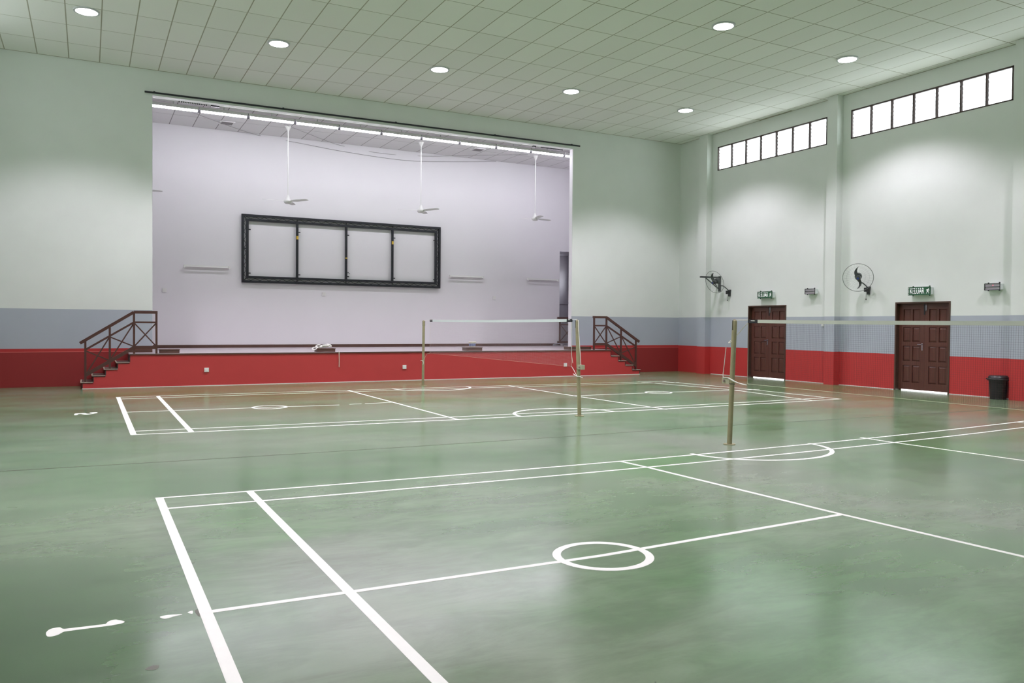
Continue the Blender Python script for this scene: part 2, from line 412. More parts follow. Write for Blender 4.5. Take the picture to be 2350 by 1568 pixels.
# hall walls ----------------------------------------------------------------
T = 0.17
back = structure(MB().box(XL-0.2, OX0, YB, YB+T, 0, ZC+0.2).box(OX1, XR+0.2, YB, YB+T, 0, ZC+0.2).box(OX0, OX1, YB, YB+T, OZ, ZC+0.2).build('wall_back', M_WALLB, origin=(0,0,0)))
WL = [(7.65, 11.82), (2.82, 6.90), (-2.0, 2.08), (-6.85, -2.77)]; WF = WL[2:]     # unseen left-wall bays and further right-wall bays, added to brighten the ceiling
b = MB().box(XL-0.2, XL, YR-0.2, YB+0.2, 0, 6.29).box(XL-0.2, XL, YR-0.2, YB+0.2, 7.02, ZC+0.2)
ys = [YR-0.2]+[v for y0, y1 in reversed(WL) for v in (y0, y1)]+[YB+0.2]
for i in range(0, 10, 2): b.box(XL-0.2, XL, ys[i], ys[i+1], 6.29, 7.02)
structure(b.build('wall_left', M_WALL, origin=(0,0,0)))
structure(MB().box(XL-0.2, XR+0.2, YR-0.2, YR, 0, ZC+0.2).build('wall_front', M_WALL, origin=(0,0,0)))
WY = [(7.65, 11.82), (2.82, 6.90)]; WZ0, WZ1 = 6.29, 7.02
DY = [(8.965, 10.425), (4.125, 5.53)]; DZ = 2.10
TW = 0.2
b = MB()
b.box(XR, XR+TW, YR-0.2, YB+0.2, WZ1, ZC+0.2)
b.box(XR, XR+TW, YR-0.2, YB+0.2, DZ, WZ0)
ys = [YR-0.2, *WF[1], *WF[0], *WY[1], *WY[0], YB+0.2]
for i in range(0, 10, 2): b.box(XR, XR+TW, ys[i], ys[i+1], WZ0, WZ1)
ys = [YR-0.2, DY[1][0], DY[1][1], DY[0][0], DY[0][1], YB+0.2]
for i in (0, 2, 4): b.box(XR, XR+TW, ys[i], ys[i+1], 0, DZ)
wr = structure(b.build('wall_right', M_WALL, origin=(0,0,0)))
for y0, y1 in ((12.05, 12.42), (7.14, 7.46), (2.28, 2.66), (-2.55, -2.2), (-7.4, -7.05)):
    MB().box(XR-0.22, XR+0.02, y0, y1, 0, ZC).build('pilaster', M_WALL, wr)
structure(MB().box(XR-0.012, XR, DY[0][1]+0.01, 12.0, 0, 0.014).box(XR-0.012, XR, DY[1][1]+0.01, DY[0][0]-0.01, 0, 0.014).box(XR-0.012, XR, 2.7, DY[1][0]-0.01, 0, 0.014).build('trim_1', M_PLASTIC, origin=(0,0,0)))
structure(MB().box(XR+TW, XR+8, YR, YB+1, -0.25, -0.04).box(XL-8, XL-0.2, YR, YB+1, -0.25, -0.04).build('ground_outside', M_PAVE, origin=(0,0,0)))

# high louvre windows -------------------------------------------------------
for wi, (y0, y1) in enumerate(WY):
    win = sroot('window_%d' % (wi+1), (XR, (y0+y1)/2, WZ0))
    fx0, fx1 = XR-0.005, XR+0.07; fw_ = 0.035
    MB().box(fx0, fx1, y0, y1, WZ1-fw_, WZ1).box(fx0, fx1, y0, y1, WZ0, WZ0+0.03).box(fx0, fx1, y0, y0+fw_, WZ0, WZ1).box(fx0, fx1, y1-fw_, y1, WZ0, WZ1).build('window_frame', M_WFRAME, win)
    n = 7; pitch = (y1-y0)/n
    blade = None
    for k in range(n):
        pa, pb = y0+k*pitch, y0+(k+1)*pitch
        if k: MB().box(fx0, fx1, pa-0.018, pa+0.018, WZ0+0.03, WZ1-fw_).build('mullion', M_WFRAME, win)
        for j in range(7):
            zc = WZ0+0.03+0.048+j*0.0945; tilt = 0.5 if j == 5 else 0.24
            if blade is None or tilt != blade[1]:
                blade0 = MB(); h = 0.053
                c, s_ = math.cos(tilt)*h, math.sin(tilt)*h
                q = [(s_,-c),(s_+0.004,-c),(-s_+0.004,c),(-s_,c)]
                blade0.prism([(XR+0.038+a, y0+0.022, WZ0+0.078+bz) for a, bz in q], (0, pitch-0.044, 0))
                me = blade0.mesh('louvre_blade', M_GLASS, ORG[win.name]); blade = (me, tilt)
            ob = bpy.data.objects.new('louvre_blade', blade[0]); COL.objects.link(ob); ob.parent = win
            ob.location = (0, k*pitch, j*0.0945); ORG[ob.name] = ORG[win.name]
        clips = MB()
        for yy in (pa+0.022, pb-0.022):
            clips.box(XR+0.02, XR+0.055, yy-0.006, yy+0.006, WZ0+0.03, WZ1-0.035)
            for j in range(7): clips.box(XR+0.008, XR+0.065, yy-0.012, yy+0.012, WZ0+0.03+0.088+j*0.0945, WZ0+0.03+0.098+j*0.0945)
        clips.build('blade_clip', M_WFRAME, win)

for wi, (y0, y1, xw) in enumerate([(a, c, XL-0.10) for a, c in WL]+[(a, c, XR+0.04) for a, c in WF]):  # out-of-view windows, added for more bounced daylight on the ceiling
    win = sroot('window_%d' % (wi+3), (xw, (y0+y1)/2, WZ0))
    f = MB(); f.box(xw-0.03, xw+0.03, y0, y1, WZ1-0.035, WZ1).box(xw-0.03, xw+0.03, y0, y1, WZ0, WZ0+0.03)
    for k in range(8): f.box(xw-0.03, xw+0.03, y0+(y1-y0-0.036)*k/7, y0+(y1-y0-0.036)*k/7+0.036, WZ0+0.03, WZ1-0.035)
    f.build('window_frame', M_WFRAME, win)
    for k in range(7): MB().box(xw-0.003, xw+0.003, y0+0.036+(y1-y0-0.036)*k/7, y0+(y1-y0-0.036)*(k+1)/7, WZ0+0.03, WZ1-0.035).build('window_pane', M_GLASS, win)

# doors ---------------------------------------------------------------------
for di, (y0, y1) in enumerate(DY):
    d = sroot('door_%d' % (di+1), (XR, (y0+y1)/2, 0))
    MB().box(XR-0.012, XR+0.16, y0, y0+0.035, 0, DZ).box(XR-0.012, XR+0.16, y1-0.035, y1, 0, DZ).box(XR-0.012, XR+0.16, y0+0.035, y1-0.035, DZ-0.035, DZ).build('door_frame', M_DFRAME, d)
    MB().box(XR+0.142, XR+0.16, y0+0.035, y0+0.075, 0, DZ-0.035).box(XR+0.142, XR+0.16, y1-0.075, y1-0.035, 0, DZ-0.035).box(XR+0.142, XR+0.16, y0+0.035, y1-0.035, DZ-0.085, DZ-0.035).build('door_stop', M_DFRAME, d)
    ym = (y0+y1)/2
    for side, (a, c) in enumerate(((ym+0.002, y1-0.037), (y0+0.037, ym-0.002))):   # left leaf, right leaf as seen
        lx0, lx1 = XR+0.10, XR+0.14
        leaf = MB(); zb, zt = 0.022, DZ-0.038
        # stiles, muntin and rails around eight recessed panels
        st = 0.11; mu = 0.05; wpan = (c-a-2*st-mu)/2
        rails = [zb, 0.19, 0.60, 0.70, 1.06, 1.16, 1.50, 1.60, 1.93, zt]
        leaf.box(lx0, lx1, a, a+st, zb, zt); leaf.box(lx0, lx1, c-st, c, zb, zt)
        leaf.box(lx0, lx1, a+st+wpan, a+st+wpan+mu, zb, zt)
        for i in range(0, 10, 2): leaf.box(lx0, lx1, a+st, a+st+wpan, rails[i], rails[i+1]); leaf.box(lx0, lx1, a+st+wpan+mu, c-st, rails[i], rails[i+1])
        lf = leaf.build('door_leaf', M_DOOR, d)
        for i in range(1, 9, 2):
            for pa in (a+st, a+st+wpan+mu):
                z0, z1 = rails[i], rails[i+1]; pb = pa+wpan; e = 0.035; p = MB()
                p.add([(lx0+0.022,pa,z0),(lx0+0.022,pb,z0),(lx0+0.022,pb,z1),(lx0+0.022,pa,z1),
                       (lx0+0.004,pa+e,z0+e),(lx0+0.004,pb-e,z0+e),(lx0+0.004,pb-e,z1-e),(lx0+0.004,pa+e,z1-e),
                       (lx1-0.004,pa,z0),(lx1-0.004,pb,z0),(lx1-0.004,pb,z1),(lx1-0.004,pa,z1)],
                      [(4,5,6,7),(0,1,5,4),(1,2,6,5),(2,3,7,6),(3,0,4,7),(0,8,9,1),(1,9,10,2),(2,10,11,3),(3,11,8,0),(11,10,9,8)])
                p.build('door_panel', M_DOOR, lf)
    MB().box(lx0-0.008, lx0, ym+0.03, ym+0.07, 0.96, 1.13).bar((lx0-0.035, ym+0.05, 1.10), (lx0-0.035, ym+0.15, 1.10), 0.016, 0.018).bar((lx0, ym+0.05, 1.10), (lx0-0.04, ym+0.05, 1.10), 0.018, 0.018).build('door_handle', M_STEEL, d, label='chrome lever handle on a narrow plate')
    MB().box(lx0-0.014, lx0, ym-0.055, ym-0.025, 1.90, 2.02).tube([(lx0-0.018, ym-0.04, 1.88), (lx0-0.018, ym-0.04, 2.05)], 0.006, 6).build('door_bolt', M_STEEL, d, label='silver bolt at the top of the leaf')
    MB().box(lx0-0.01, lx0, ym-0.012, ym+0.018, 1.80, 2.05).build('astragal', M_BLACK, d, label='black meeting strip at the top')

# stage shell ----------------------------------------------------------------
SX0, SX1 = -0.9, 15.3
DX0, DX1, DZT = 14.13, 15.02, 4.08
b = MB()
b.box(SX0-0.2, DX0, YSB, YSB+0.15, 0, ZSC+0.2).box(DX1, SX1+0.2, YSB, YSB+0.15, 0, ZSC+0.2).box(DX0, DX1, YSB, YSB+0.15, DZT, ZSC+0.2).box(DX0, DX1, YSB, YSB+0.15, 0, ZS-0.03)
structure(b.build('wall_stage_back', M_STAGEWALL, origin=(0,0,0)))
structure(MB().box(SX0-0.2, SX0, YB+T, YSB+0.1, 0, ZSC+0.2).build('wall_stage_left', M_STAGEWALL, origin=(0,0,0)))
structure(MB().box(SX1, SX1+0.2, YB+T, YSB+0.1, 0, ZSC+0.2).build('wall_stage_right', M_STAGEWALL, origin=(0,0,0)))
structure(MB().box(SX0, OX0, YB+T, YB+T+0.02, ZS, ZSC).box(OX1, SX1, YB+T, YB+T+0.02, ZS, ZSC).box(OX0, OX1, YB+T, YB+T+0.02, OZ, ZSC).box(OX1-0.006, OX1, YB+0.012, YB+T, ZS, OZ).box(OX0, OX0+0.006, YB+0.012, YB+T, ZS, OZ).build('wall_proscenium_lining', M_STAGEWALL, origin=(0,0,0)))
cor = sroot('wall_corridor')
MB().box(DX0-0.5, DX1+0.5, 18.6, 18.75, 0.4, 4.7).box(DX0-0.6, DX0-0.5, YSB+0.15, 18.75, 0.4, 4.7).box(DX1+0.5, DX1+0.6, YSB+0.15, 18.75, 0.4, 2.9).box(DX1+0.5, DX1+0.6, YSB+0.15, 18.75, 3.5, 4.7).box(DX1+0.5, DX1+0.6, YSB+0.15, 17.4, 2.9, 3.5).box(DX1+0.5, DX1+0.6, 18.3, 18.75, 2.9, 3.5).box(DX0-0.6, DX1+0.6, YSB+0.15, 18.75, 4.6, 4.75).box(DX0-0.6, DX1+0.6, YSB+0.15, 18.75, 0.4, ZS-0.02).build('corridor_wall', M_CORRIDOR, cor)  # unseen opening in the right-hand wall, added to lighten the corridor
MB().box(DX0-0.5, DX1+0.5, 18.2, 18.6, 4.1, 4.6).box(DX0-0.5, DX1+0.5, 18.56, 18.6, 2.28, 2.34).build('corridor_beam', M_CORRIDOR, cor)

# stage platform with its two flights of steps -------------------------------
stage = sroot('stage_platform')
SLX = [-0.62, -0.403, -0.162, 0.082, 0.325]        # left risers, low to high
SRX = [14.465, 14.187, 13.926, 13.667, 13.395]     # right risers, low to high
SZ = [0.148, 0.292, 0.432, 0.578, ZS]
out = [(SLX[0], 0)]
for i in range(5): out += [(SLX[i], SZ[i]-0.03), (SLX[i+1] if i < 4 else SLX[4], SZ[i]-0.03)] if i < 4 else [(SLX[4], ZS-0.03)]
out += [(SRX[4], ZS-0.03)]
for i in range(3, -1, -1): out += [(SRX[i+1], SZ[i]-0.03), (SRX[i], SZ[i]-0.03)]
out += [(SRX[0], 0)]
MB().prism([(x, YF, z) for x, z in out], (0, 0.10, 0)).build('front_panel', M_STAGERED, stage)
MB().box(SLX[4], SRX[4], YF-0.012, YB, ZS-0.03, ZS).box(SX0, SX1, YB+0.001, YSB, ZS-0.03, ZS).box(DX0, DX1, YSB, 18.6, ZS-0.03, ZS).build('stage_deck', M_SFLOOR, stage)
MB().box(SLX[4], SRX[4], YF-0.018, YF-0.012, ZS-0.032, ZS-0.002).build('deck_edge', M_WOOD, stage, label='dark wooden edge strip')
for side, xs in ((1, SLX), (-1, SRX)):
    for i in range(4):
        xa, xb = xs[i]-side*0.03, xs[i+1]
        MB().box(xa, xb, YF-0.012, YB, SZ[i]-0.024, SZ[i]).build('tread', M_TREAD, stage)
        MB().box(xa-side*0.004, xa+side*0.02, YF-0.014, YB-0.002, SZ[i]-0.008, SZ[i]+0.003).box(xa, xb, YF-0.016, YF-0.010, SZ[i]-0.008, SZ[i]+0.003).build('nosing', M_NOSING, stage, label='pale edge strip')
    for i in range(5):
        MB().box(xs[i], xs[i]+side*0.015, YF+0.10, YB, 0 if i == 0 else SZ[i-1], SZ[i]-0.03).build('riser', M_RISER, stage)
        MB().box(xs[i]-side*0.004, xs[i]+side*0.012, YF-0.004, YF+0.10, 0 if i == 0 else SZ[i-1], SZ[i]-0.03).build('riser_edge', M_RISER, stage)
structure(MB().box(SLX[0], SRX[0], YF-0.01, YF, 0, 0.012).build('trim_2', M_PLASTIC, origin=(0,0,0)))
structure(MB().box(SX0, DX0-0.02, YSB-0.018, YSB, ZS, ZS+0.085).build('baseboard_back', M_WOOD, origin=(0,0,0)))
structure(MB().box(0.36, OX0, YB-0.018, YB, ZS, ZS+0.072).build('baseboard_left', M_WOOD, origin=(0,0,0)))

# ceilings -------------------------------------------------------------------
def ceiling_grid(parent, xs, ys, z, mt, mb, first, tw=0.022, odd=()):
    """tiles first..: those first(cx,cy) is true are separate parts, the rest one joined part"""
    cache = {}; rest = MB()
    for i in range(len(xs)-1):
        for j in range(len(ys)-1):
            x0, x1, y0, y1 = xs[i]+tw/2, xs[i+1]-tw/2, ys[j]+tw/2, ys[j+1]-tw/2
            cx, cy = (x0+x1)/2, (y0+y1)/2; dx, dy = round(x1-x0, 3), round(y1-y0, 3)
            if dx < 0.02 or dy < 0.02: continue
            if not first(cx, cy): rest.box(x0, x1, y0, y1, z, z+0.015); continue
            if (dx, dy) not in cache:
                cache[(dx, dy)] = MB().box(-dx/2, dx/2, -dy/2, dy/2, 0, 0.015).mesh('ceiling_tile', mt)
            ob = bpy.data.objects.new('ceiling_tile', cache[(dx, dy)]); COL.objects.link(ob); ob.parent = parent
            ob.location = Vector((cx, cy, z+random.uniform(0, 0.0015)))-ORG[parent.name]
            for (ox, oy, rx, ry) in odd:
                if abs(cx-ox) < dx/2 and abs(cy-oy) < dy/2: ob.rotation_euler = (rx, ry, 0); ob.location.z += 0.012
    if rest.v: rest.build('ceiling_tile_field', mt, parent, stuff=True)
    for x in xs[1:-1]: MB().box(x-tw/2, x+tw/2, ys[0], ys[-1], z+0.002, z+0.02).build('ceiling_bar', mb, parent)
    for y in ys[1:-1]: MB().box(xs[0], xs[-1], y-tw/2, y+tw/2, z+0.0022, z+0.02).build('ceiling_bar', mb, parent)
ceil = structure(MB().box(XL-0.2, XR+0.2, YR-0.2, YB+0.05, ZC+0.06, ZC+0.2).build('ceiling', M_PLENUM, origin=(0,0,0)))
PX = 0.62
gx = [10.29+PX*k for k in range(-21, 11)]; gx = [XL+0.003]+[x for x in gx if x > XL+0.05]+[XR-0.003]
gy = [5.22+1.205*k for k in range(-13, 7)]; gy = [YR+0.003]+[y for y in gy if y > YR+0.05]+[YB-0.003]
ceiling_grid(ceil, gx, gy, ZC, M_TILE, M_BAR, lambda x, y: y > 13.0-0.70*(x+2.2)-1.2 and y > 0.5, odd=[(16.55, 9.4, 0.0, -0.05)])
MB().box(XL, XR, YB-0.02, YB, ZC-0.004, ZC+0.02).box(XR-0.02, XR, YR, YB, ZC-0.004, ZC+0.02).build('wall_angle', M_BAR, ceil)
sceil = structure(MB().box(SX0-0.2, SX1+0.2, YB+T, YSB+0.1, ZSC+0.06, ZSC+0.2).build('ceiling_stage', M_PLENUM, origin=(0,0,0)))
sx = [1.50+0.605*k for k in range(-4, 23)]; sx = [SX0+0.003]+[x for x in sx if x > SX0+0.05]+[SX1-0.003]
ceiling_grid(sceil, sx, [YB+T+0.022, 14.5, 15.72, YSB-0.003], ZSC, M_STILE, M_SBAR, lambda x, y: True, tw=0.02)

# ------------------------------------------------------------------ ceiling lights
def make_lamp(x, y, label, group):
    o = thing('ceiling_light', (x, y, ZC-0.03), label, 'ceiling light', group)
    MB().lathe([(0.222,0.03),(0.230,0.03),(0.229,0.004),(0.222,0.004)], (x,y,ZC-0.03), 40).build('trim_ring', M_TRIM, o, True)
    MB().lathe([(0.01,0.0),(0.15,0.002),(0.222,0.012),(0.222,0.028),(0.01,0.028)], (x,y,ZC-0.034), 40).build('diffuser', M_LAMP, o, True)
    ld = bpy.data.lights.new('downlight_beam', 'SPOT'); ld.energy = LAMP_W; ld.color = LAMP_COL
    ld.spot_size = math.radians(119); ld.spot_blend = 0.44; ld.shadow_soft_size = 0.16
    lo = bpy.data.objects.new('downlight_beam', ld); COL.objects.link(lo); lo.parent = o; lo.location = (0, 0, -0.04)
    return o
LG = 'round ceiling lights'
names = ['leftmost of the five round white ceiling lights in the row before the stage',
         'round white ceiling light, second from left in the row before the stage',
         'round white ceiling light, middle of the five in the row before the stage',
         'round white ceiling light, fourth from left in the row before the stage',
         'round white ceiling light, rightmost in the row before the stage, near the wall corner']
lamp = None
for x, lab in zip((-0.51, 3.11, 6.78, 10.39, 14.09), names):
    if lamp is None: lamp = make_lamp(x, 10.24, lab, LG)
    else: dup(lamp, (x, 10.2 if x > 3.2 else 10.26, ZC-0.03), lab)
dup(lamp, (10.65, 4.93, ZC-0.03), 'round white ceiling light at the top, left of the one by the nearer window')
dup(lamp, (14.42, 5.12, ZC-0.03), 'round white ceiling light just left of the nearer high louvre window')
for y, xs in ((5.0, (-0.51, 3.11, 6.85)), (-0.2, (-0.51, 3.11, 6.85, 10.65, 14.4)), (-5.4, (-0.51,))):
    for x in xs:
        o = dup(lamp, (x, y, ZC-0.03), 'round white ceiling light overhead, outside the top edge of the picture')
        o['group'] = 'round ceiling lights outside the picture'

# ------------------------------------------------------------------ stage lights
def make_tube(x, label):
    y, z = 14.36, 6.80
    o = thing('fluorescent_light', (x, y, z), label, 'tube light', 'fluorescent tubes behind the stage opening')
    MB().prism([(x-0.585, y+a, z+c) for a, c in ((-0.080,0.006),(-0.076,0.006),(-0.034,0.092),(0.034,0.092),(0.076,0.006),(0.080,0.006),(0.036,0.10),(-0.036,0.10))], (1.17,0,0)).build('reflector_batten', M_PLASTIC, o)
    MB().box(x-0.012, x+0.012, y-0.01, y+0.01, z+0.10, ZSC).build('hanger', M_TRIM, o)
    for e in (-0.574, 0.574): MB().box(x+e-0.018, x+e+0.018, y-0.036, y+0.036, z-0.035, z+0.09).build('lamp_holder', M_HOLDER, o)
    MB().tube([(x-0.56, y, z+0.004), (x+0.56, y, z+0.004)], 0.034, 14).build('tube', M_TUBE, o, True)
    return o
ordn = ['leftmost', 'second from the left', 'third from the left', 'fourth from the left', 'fifth from the left', 'sixth from the left', 'seventh from the left',
        'eighth from the left', 'ninth from the left', 'tenth from the left', 'rightmost, cut off by the stage opening']
tube = None
for k in range(11):
    x = 0.80+0.59+1.192*k; lab = 'lit white fluorescent tube above the stage, %s' % ordn[k]
    if tube is None: tube = make_tube(x, lab)
    else: dup(tube, (x, 14.36, 6.80), lab)

# curtain rail on the wall face and track behind the lintel
o = thing('curtain_rail', (6.74, YB-0.04, 6.90), 'long black curtain rail on the wall above the stage opening', 'curtain rail')
MB().bar((0.69, YB-0.045, 6.905), (12.79, YB-0.045, 6.95), 0.03, 0.036).build('rail', M_BLACK, o)
for x in (0.9, 3.9, 6.9, 9.9, 12.5):
    MB().box(x-0.02, x+0.02, YB-0.05, YB, 6.91+0.0037*(x-0.69), 6.94+0.0037*(x-0.69)).build('bracket', M_BLACK, o)
o = thing('curtain_track', (6.7, 14.02, 6.90), 'thin white curtain track under the stage ceiling behind the lintel', 'curtain rail')
MB().box(0.9, 12.5, 14.0, 14.03, 6.90, 6.925).build('track', M_PLASTIC, o)
for x in (1.4, 4.5, 7.6, 10.7, 12.3): MB().box(x-0.01, x+0.01, 14.005, 14.025, 6.925, ZSC).build('hanger', M_TRIM, o)
for x0, x1, n in ((1.5, 2.12, 16), (11.7, 12.45, 18)):
    h = MB()
    for k in range(n):
        xx = x0+(x1-x0)*k/(n-1); h.box(xx-0.011, xx+0.011, 14.0, 14.03, 6.87, 6.90)
    h.build('glider_row', M_BLACK, o, label='row of dark curtain gliders', stuff=True)
MB().box(2.22, 2.42, 13.98, 14.05, 6.865, 6.90).build('pulley', M_BLACK, o)
MB().box(11.4, 11.5, 13.98, 14.05, 6.865, 6.90).build('pulley', M_BLACK, o)

# ceiling vents
for i, (x, y, m) in enumerate(((2.88, 15.93, M_VENTD), (10.3, 15.55, M_STILE))):
    o = thing('ceiling_vent', (x, y, ZSC-0.02), ('dark grey' if i == 0 else 'pale')+' square ceiling vent above the stage, '+('left of the fans' if i == 0 else 'between the two right-hand fans'), 'vent')
    MB().box(x-0.19, x+0.19, y-0.19, y-0.15, ZSC-0.02, ZSC).box(x-0.19, x+0.19, y+0.15, y+0.19, ZSC-0.02, ZSC).box(x-0.19, x-0.15, y-0.15, y+0.15, ZSC-0.02, ZSC).box(x+0.15, x+0.19, y-0.15, y+0.15, ZSC-0.02, ZSC).build('vent_frame', M_STILE, o)
    for k in range(5): MB().bar((x-0.15, y-0.12+k*0.06, ZSC-0.012), (x+0.15, y-0.12+k*0.06, ZSC-0.012), 0.055, 0.004, (0, 0.3, 1)).build('slat', M_VENTD if i == 0 else M_SBAR, o)

# ceiling fans over the stage
def make_fan(x, y, z, angles, label):
    o = thing('ceiling_fan', (x, y, z), label, 'ceiling fan', 'white ceiling fans over the stage')
    MB().lathe([(0.085,0.0),(0.075,-0.03),(0.02,-0.14),(0.016,-0.15)], (x,y,ZSC), 20).build('ceiling_cup', M_CANOPY, o, True)
    MB().tube([(x,y,z+0.10),(x,y,ZSC-0.13)], 0.013, 10).build('down_rod', M_CANOPY, o, True)
    MB().lathe([(0.018,0.18),(0.03,0.175),(0.055,0.08),(0.075,0.05),(0.075,0.042)], (x,y,z), 24).build('upper_cover', M_CANOPY, o, True)
    MB().lathe([(0.105,0.038),(0.115,0.02),(0.11,-0.02),(0.085,-0.052),(0.03,-0.062),(0.004,-0.062)], (x,y,z), 28).build('motor', M_CANOPY, o, True)
    bear = math.atan2(x-CAM_LOC[0], y-CAM_LOC[1])
    for a in angles:
        a = math.radians(a); th = -bear-a                      # measured from screen-right towards the viewer
        d = Vector((math.cos(th), math.sin(th), 0)); s = Vector((-d.y, d.x, 0)); c = Vector((x, y, z))
        P = []; N = 10
        for i in range(N+1):
            t = i/N; r = 0.10+t*0.60; wd = 0.030+0.040*min(1, t*3) if t < 0.9 else 0.066*(1-(t-0.9)*3)
            tw = -0.30*(1-0.6*t)
            for sg in (-1, 1): P.append(c+d*r+s*sg*wd+Vector((0,0,0.008+sg*wd*tw)))
        b = MB(); n = len(P); vs = P+[p+Vector((0,0,0.004)) for p in P]; fs = []
        for i in range(N): fs += [(2*i,2*i+1,2*i+3,2*i+2),(n+2*i+2,n+2*i+3,n+2*i+1,n+2*i),(2*i,2*i+2,n+2*i+2,n+2*i),(2*i+1,n+2*i+1,n+2*i+3,2*i+3)]
        fs += [(0,n,n+1,1),(n-2,n-1,2*n-1,2*n-2)]
        b.add(vs, fs).build('blade', M_CANOPY, o)
    return o
make_fan(0.52, 15.5, 4.87, (2, 122, 242), 'white ceiling fan at far left, only a blade tip beside the opening edge')
make_fan(4.442, 15.5, 4.87, (42, 163, -77), 'white ceiling fan over the stage, above the left half of the black frame')
make_fan(8.392, 15.5, 4.90, (42, 163, -77), 'white ceiling fan over the stage, above the right end of the black frame')
make_fan(12.339, 15.5, 4.93, (72, 194, -44), 'rightmost white ceiling fan over the stage, near the opening edge')

# black steel frame on the stage back wall
FX0, FX1, FZ0, FZ1 = 3.415, 9.588, 2.645, 4.618; ya, yb = 16.805, 16.865
o = thing('display_frame', ((FX0+FX1)/2, 16.85, FZ0), 'large black steel frame in four bays on the stage back wall', 'frame')
bw = 0.066; ins = 0.128
def fbar(x0, x1, z0, z1, nm): MB().box(x0, x1, ya, yb, z0, z1).build(nm, M_BLACK, o)
fbar(FX0, FX1, FZ1-bw, FZ1, 'outer_rail'); fbar(FX0, FX1, FZ0, FZ0+bw, 'outer_rail')
fbar(FX0, FX0+bw, FZ0+bw, FZ1-bw, 'outer_post'); fbar(FX1-bw, FX1, FZ0+bw, FZ1-bw, 'outer_post')
fbar(FX0+ins, FX1-ins, FZ1-ins-bw, FZ1-ins, 'inner_rail'); fbar(FX0+ins, FX1-ins, FZ0+ins, FZ0+ins+bw, 'inner_rail')
fbar(FX0+ins, FX0+ins+bw, FZ0+ins+bw, FZ1-ins-bw, 'inner_post'); fbar(FX1-ins-bw, FX1-ins, FZ0+ins+bw, FZ1-ins-bw, 'inner_post')
MX = (5.002, 6.483, 7.963)
for x in MX: fbar(x-0.032, x+0.032, FZ0+ins+bw, FZ1-ins-bw, 'mullion')
lat = MB(); ym_ = (ya+yb)/2
n = 46
for (za, zb_) in ((FZ0+bw, FZ0+ins), (FZ1-ins, FZ1-bw)):
    for k in range(n):
        x0 = FX0+ins+(FX1-FX0-2*ins)*k/n; x1 = FX0+ins+(FX1-FX0-2*ins)*(k+1)/n
        lat.bar((x0, ym_, za if k % 2 else zb_), (x1, ym_, zb_ if k % 2 else za), 0.012, 0.008, (0,1,0))
    for x in MX: lat.bar((x, ym_, za), (x, ym_, zb_), 0.02, 0.014, (0,1,0))
n = 14
for (xa, xb) in ((FX0+bw, FX0+ins), (FX1-ins, FX1-bw)):
    for k in range(n):
        z0 = FZ0+ins+(FZ1-FZ0-2*ins)*k/n; z1 = FZ0+ins+(FZ1-FZ0-2*ins)*(k+1)/n
        lat.bar((xa if k % 2 else xb, ym_, z0), (xb if k % 2 else xa, ym_, z1), 0.012, 0.008, (0,1,0))
    lat.bar((xa, ym_, (FZ0+FZ1)/2), (xb, ym_, (FZ0+FZ1)/2), 0.02, 0.02, (0,1,0))
for cx, cz, sx_, sz in ((FX0, FZ0, 1, 1), (FX1, FZ0, -1, 1), (FX0, FZ1, 1, -1), (FX1, FZ1, -1, -1)):
    lat.bar((cx+sx_*bw, ym_, cz+sz*bw), (cx+sx_*ins, ym_, cz+sz*ins), 0.02, 0.016, (0,1,0))
lat.build('lattice', M_BLACK, o, label='thin zigzag rods between the double rails')
for x, dirs in ((FX0+ins+bw, 1), (5.034, 1), (6.515, 1), (7.995, 1), (FX1-ins-bw, -1)):
    for z in (2.92, 4.18): MB().box(x, x+dirs*0.055, ya, ya+0.02, z-0.014, z+0.014).build('tab', M_BLACK, o)
for x, z, h in ((5.002, 4.02, 0.05), (7.963, 4.03, 0.05), (6.483, 3.48, 0.018)): MB().box(x-0.030, x+0.030, ya-0.004, ya, z-h, z+h).build('sticker', M_YELLOW, o, label='yellow sticker')
MB().bar((6.52, ya+0.01, 3.06), (6.60, ya+0.01, 3.00), 0.012, 0.012, (0,1,0)).bar((6.52, ya+0.01, 3.02), (6.56, ya+0.01, 3.06), 0.01, 0.01, (0,1,0)).build('loose_cable_end', M_BLACK, o)
for x in (3.8, 5.002, 6.483, 7.963, 9.2):
    for z in (FZ0+0.03, FZ1-0.03): MB().box(x-0.02, x+0.02, yb, YSB, z-0.02, z+0.02).build('wall_spacer', M_BLACK, o)

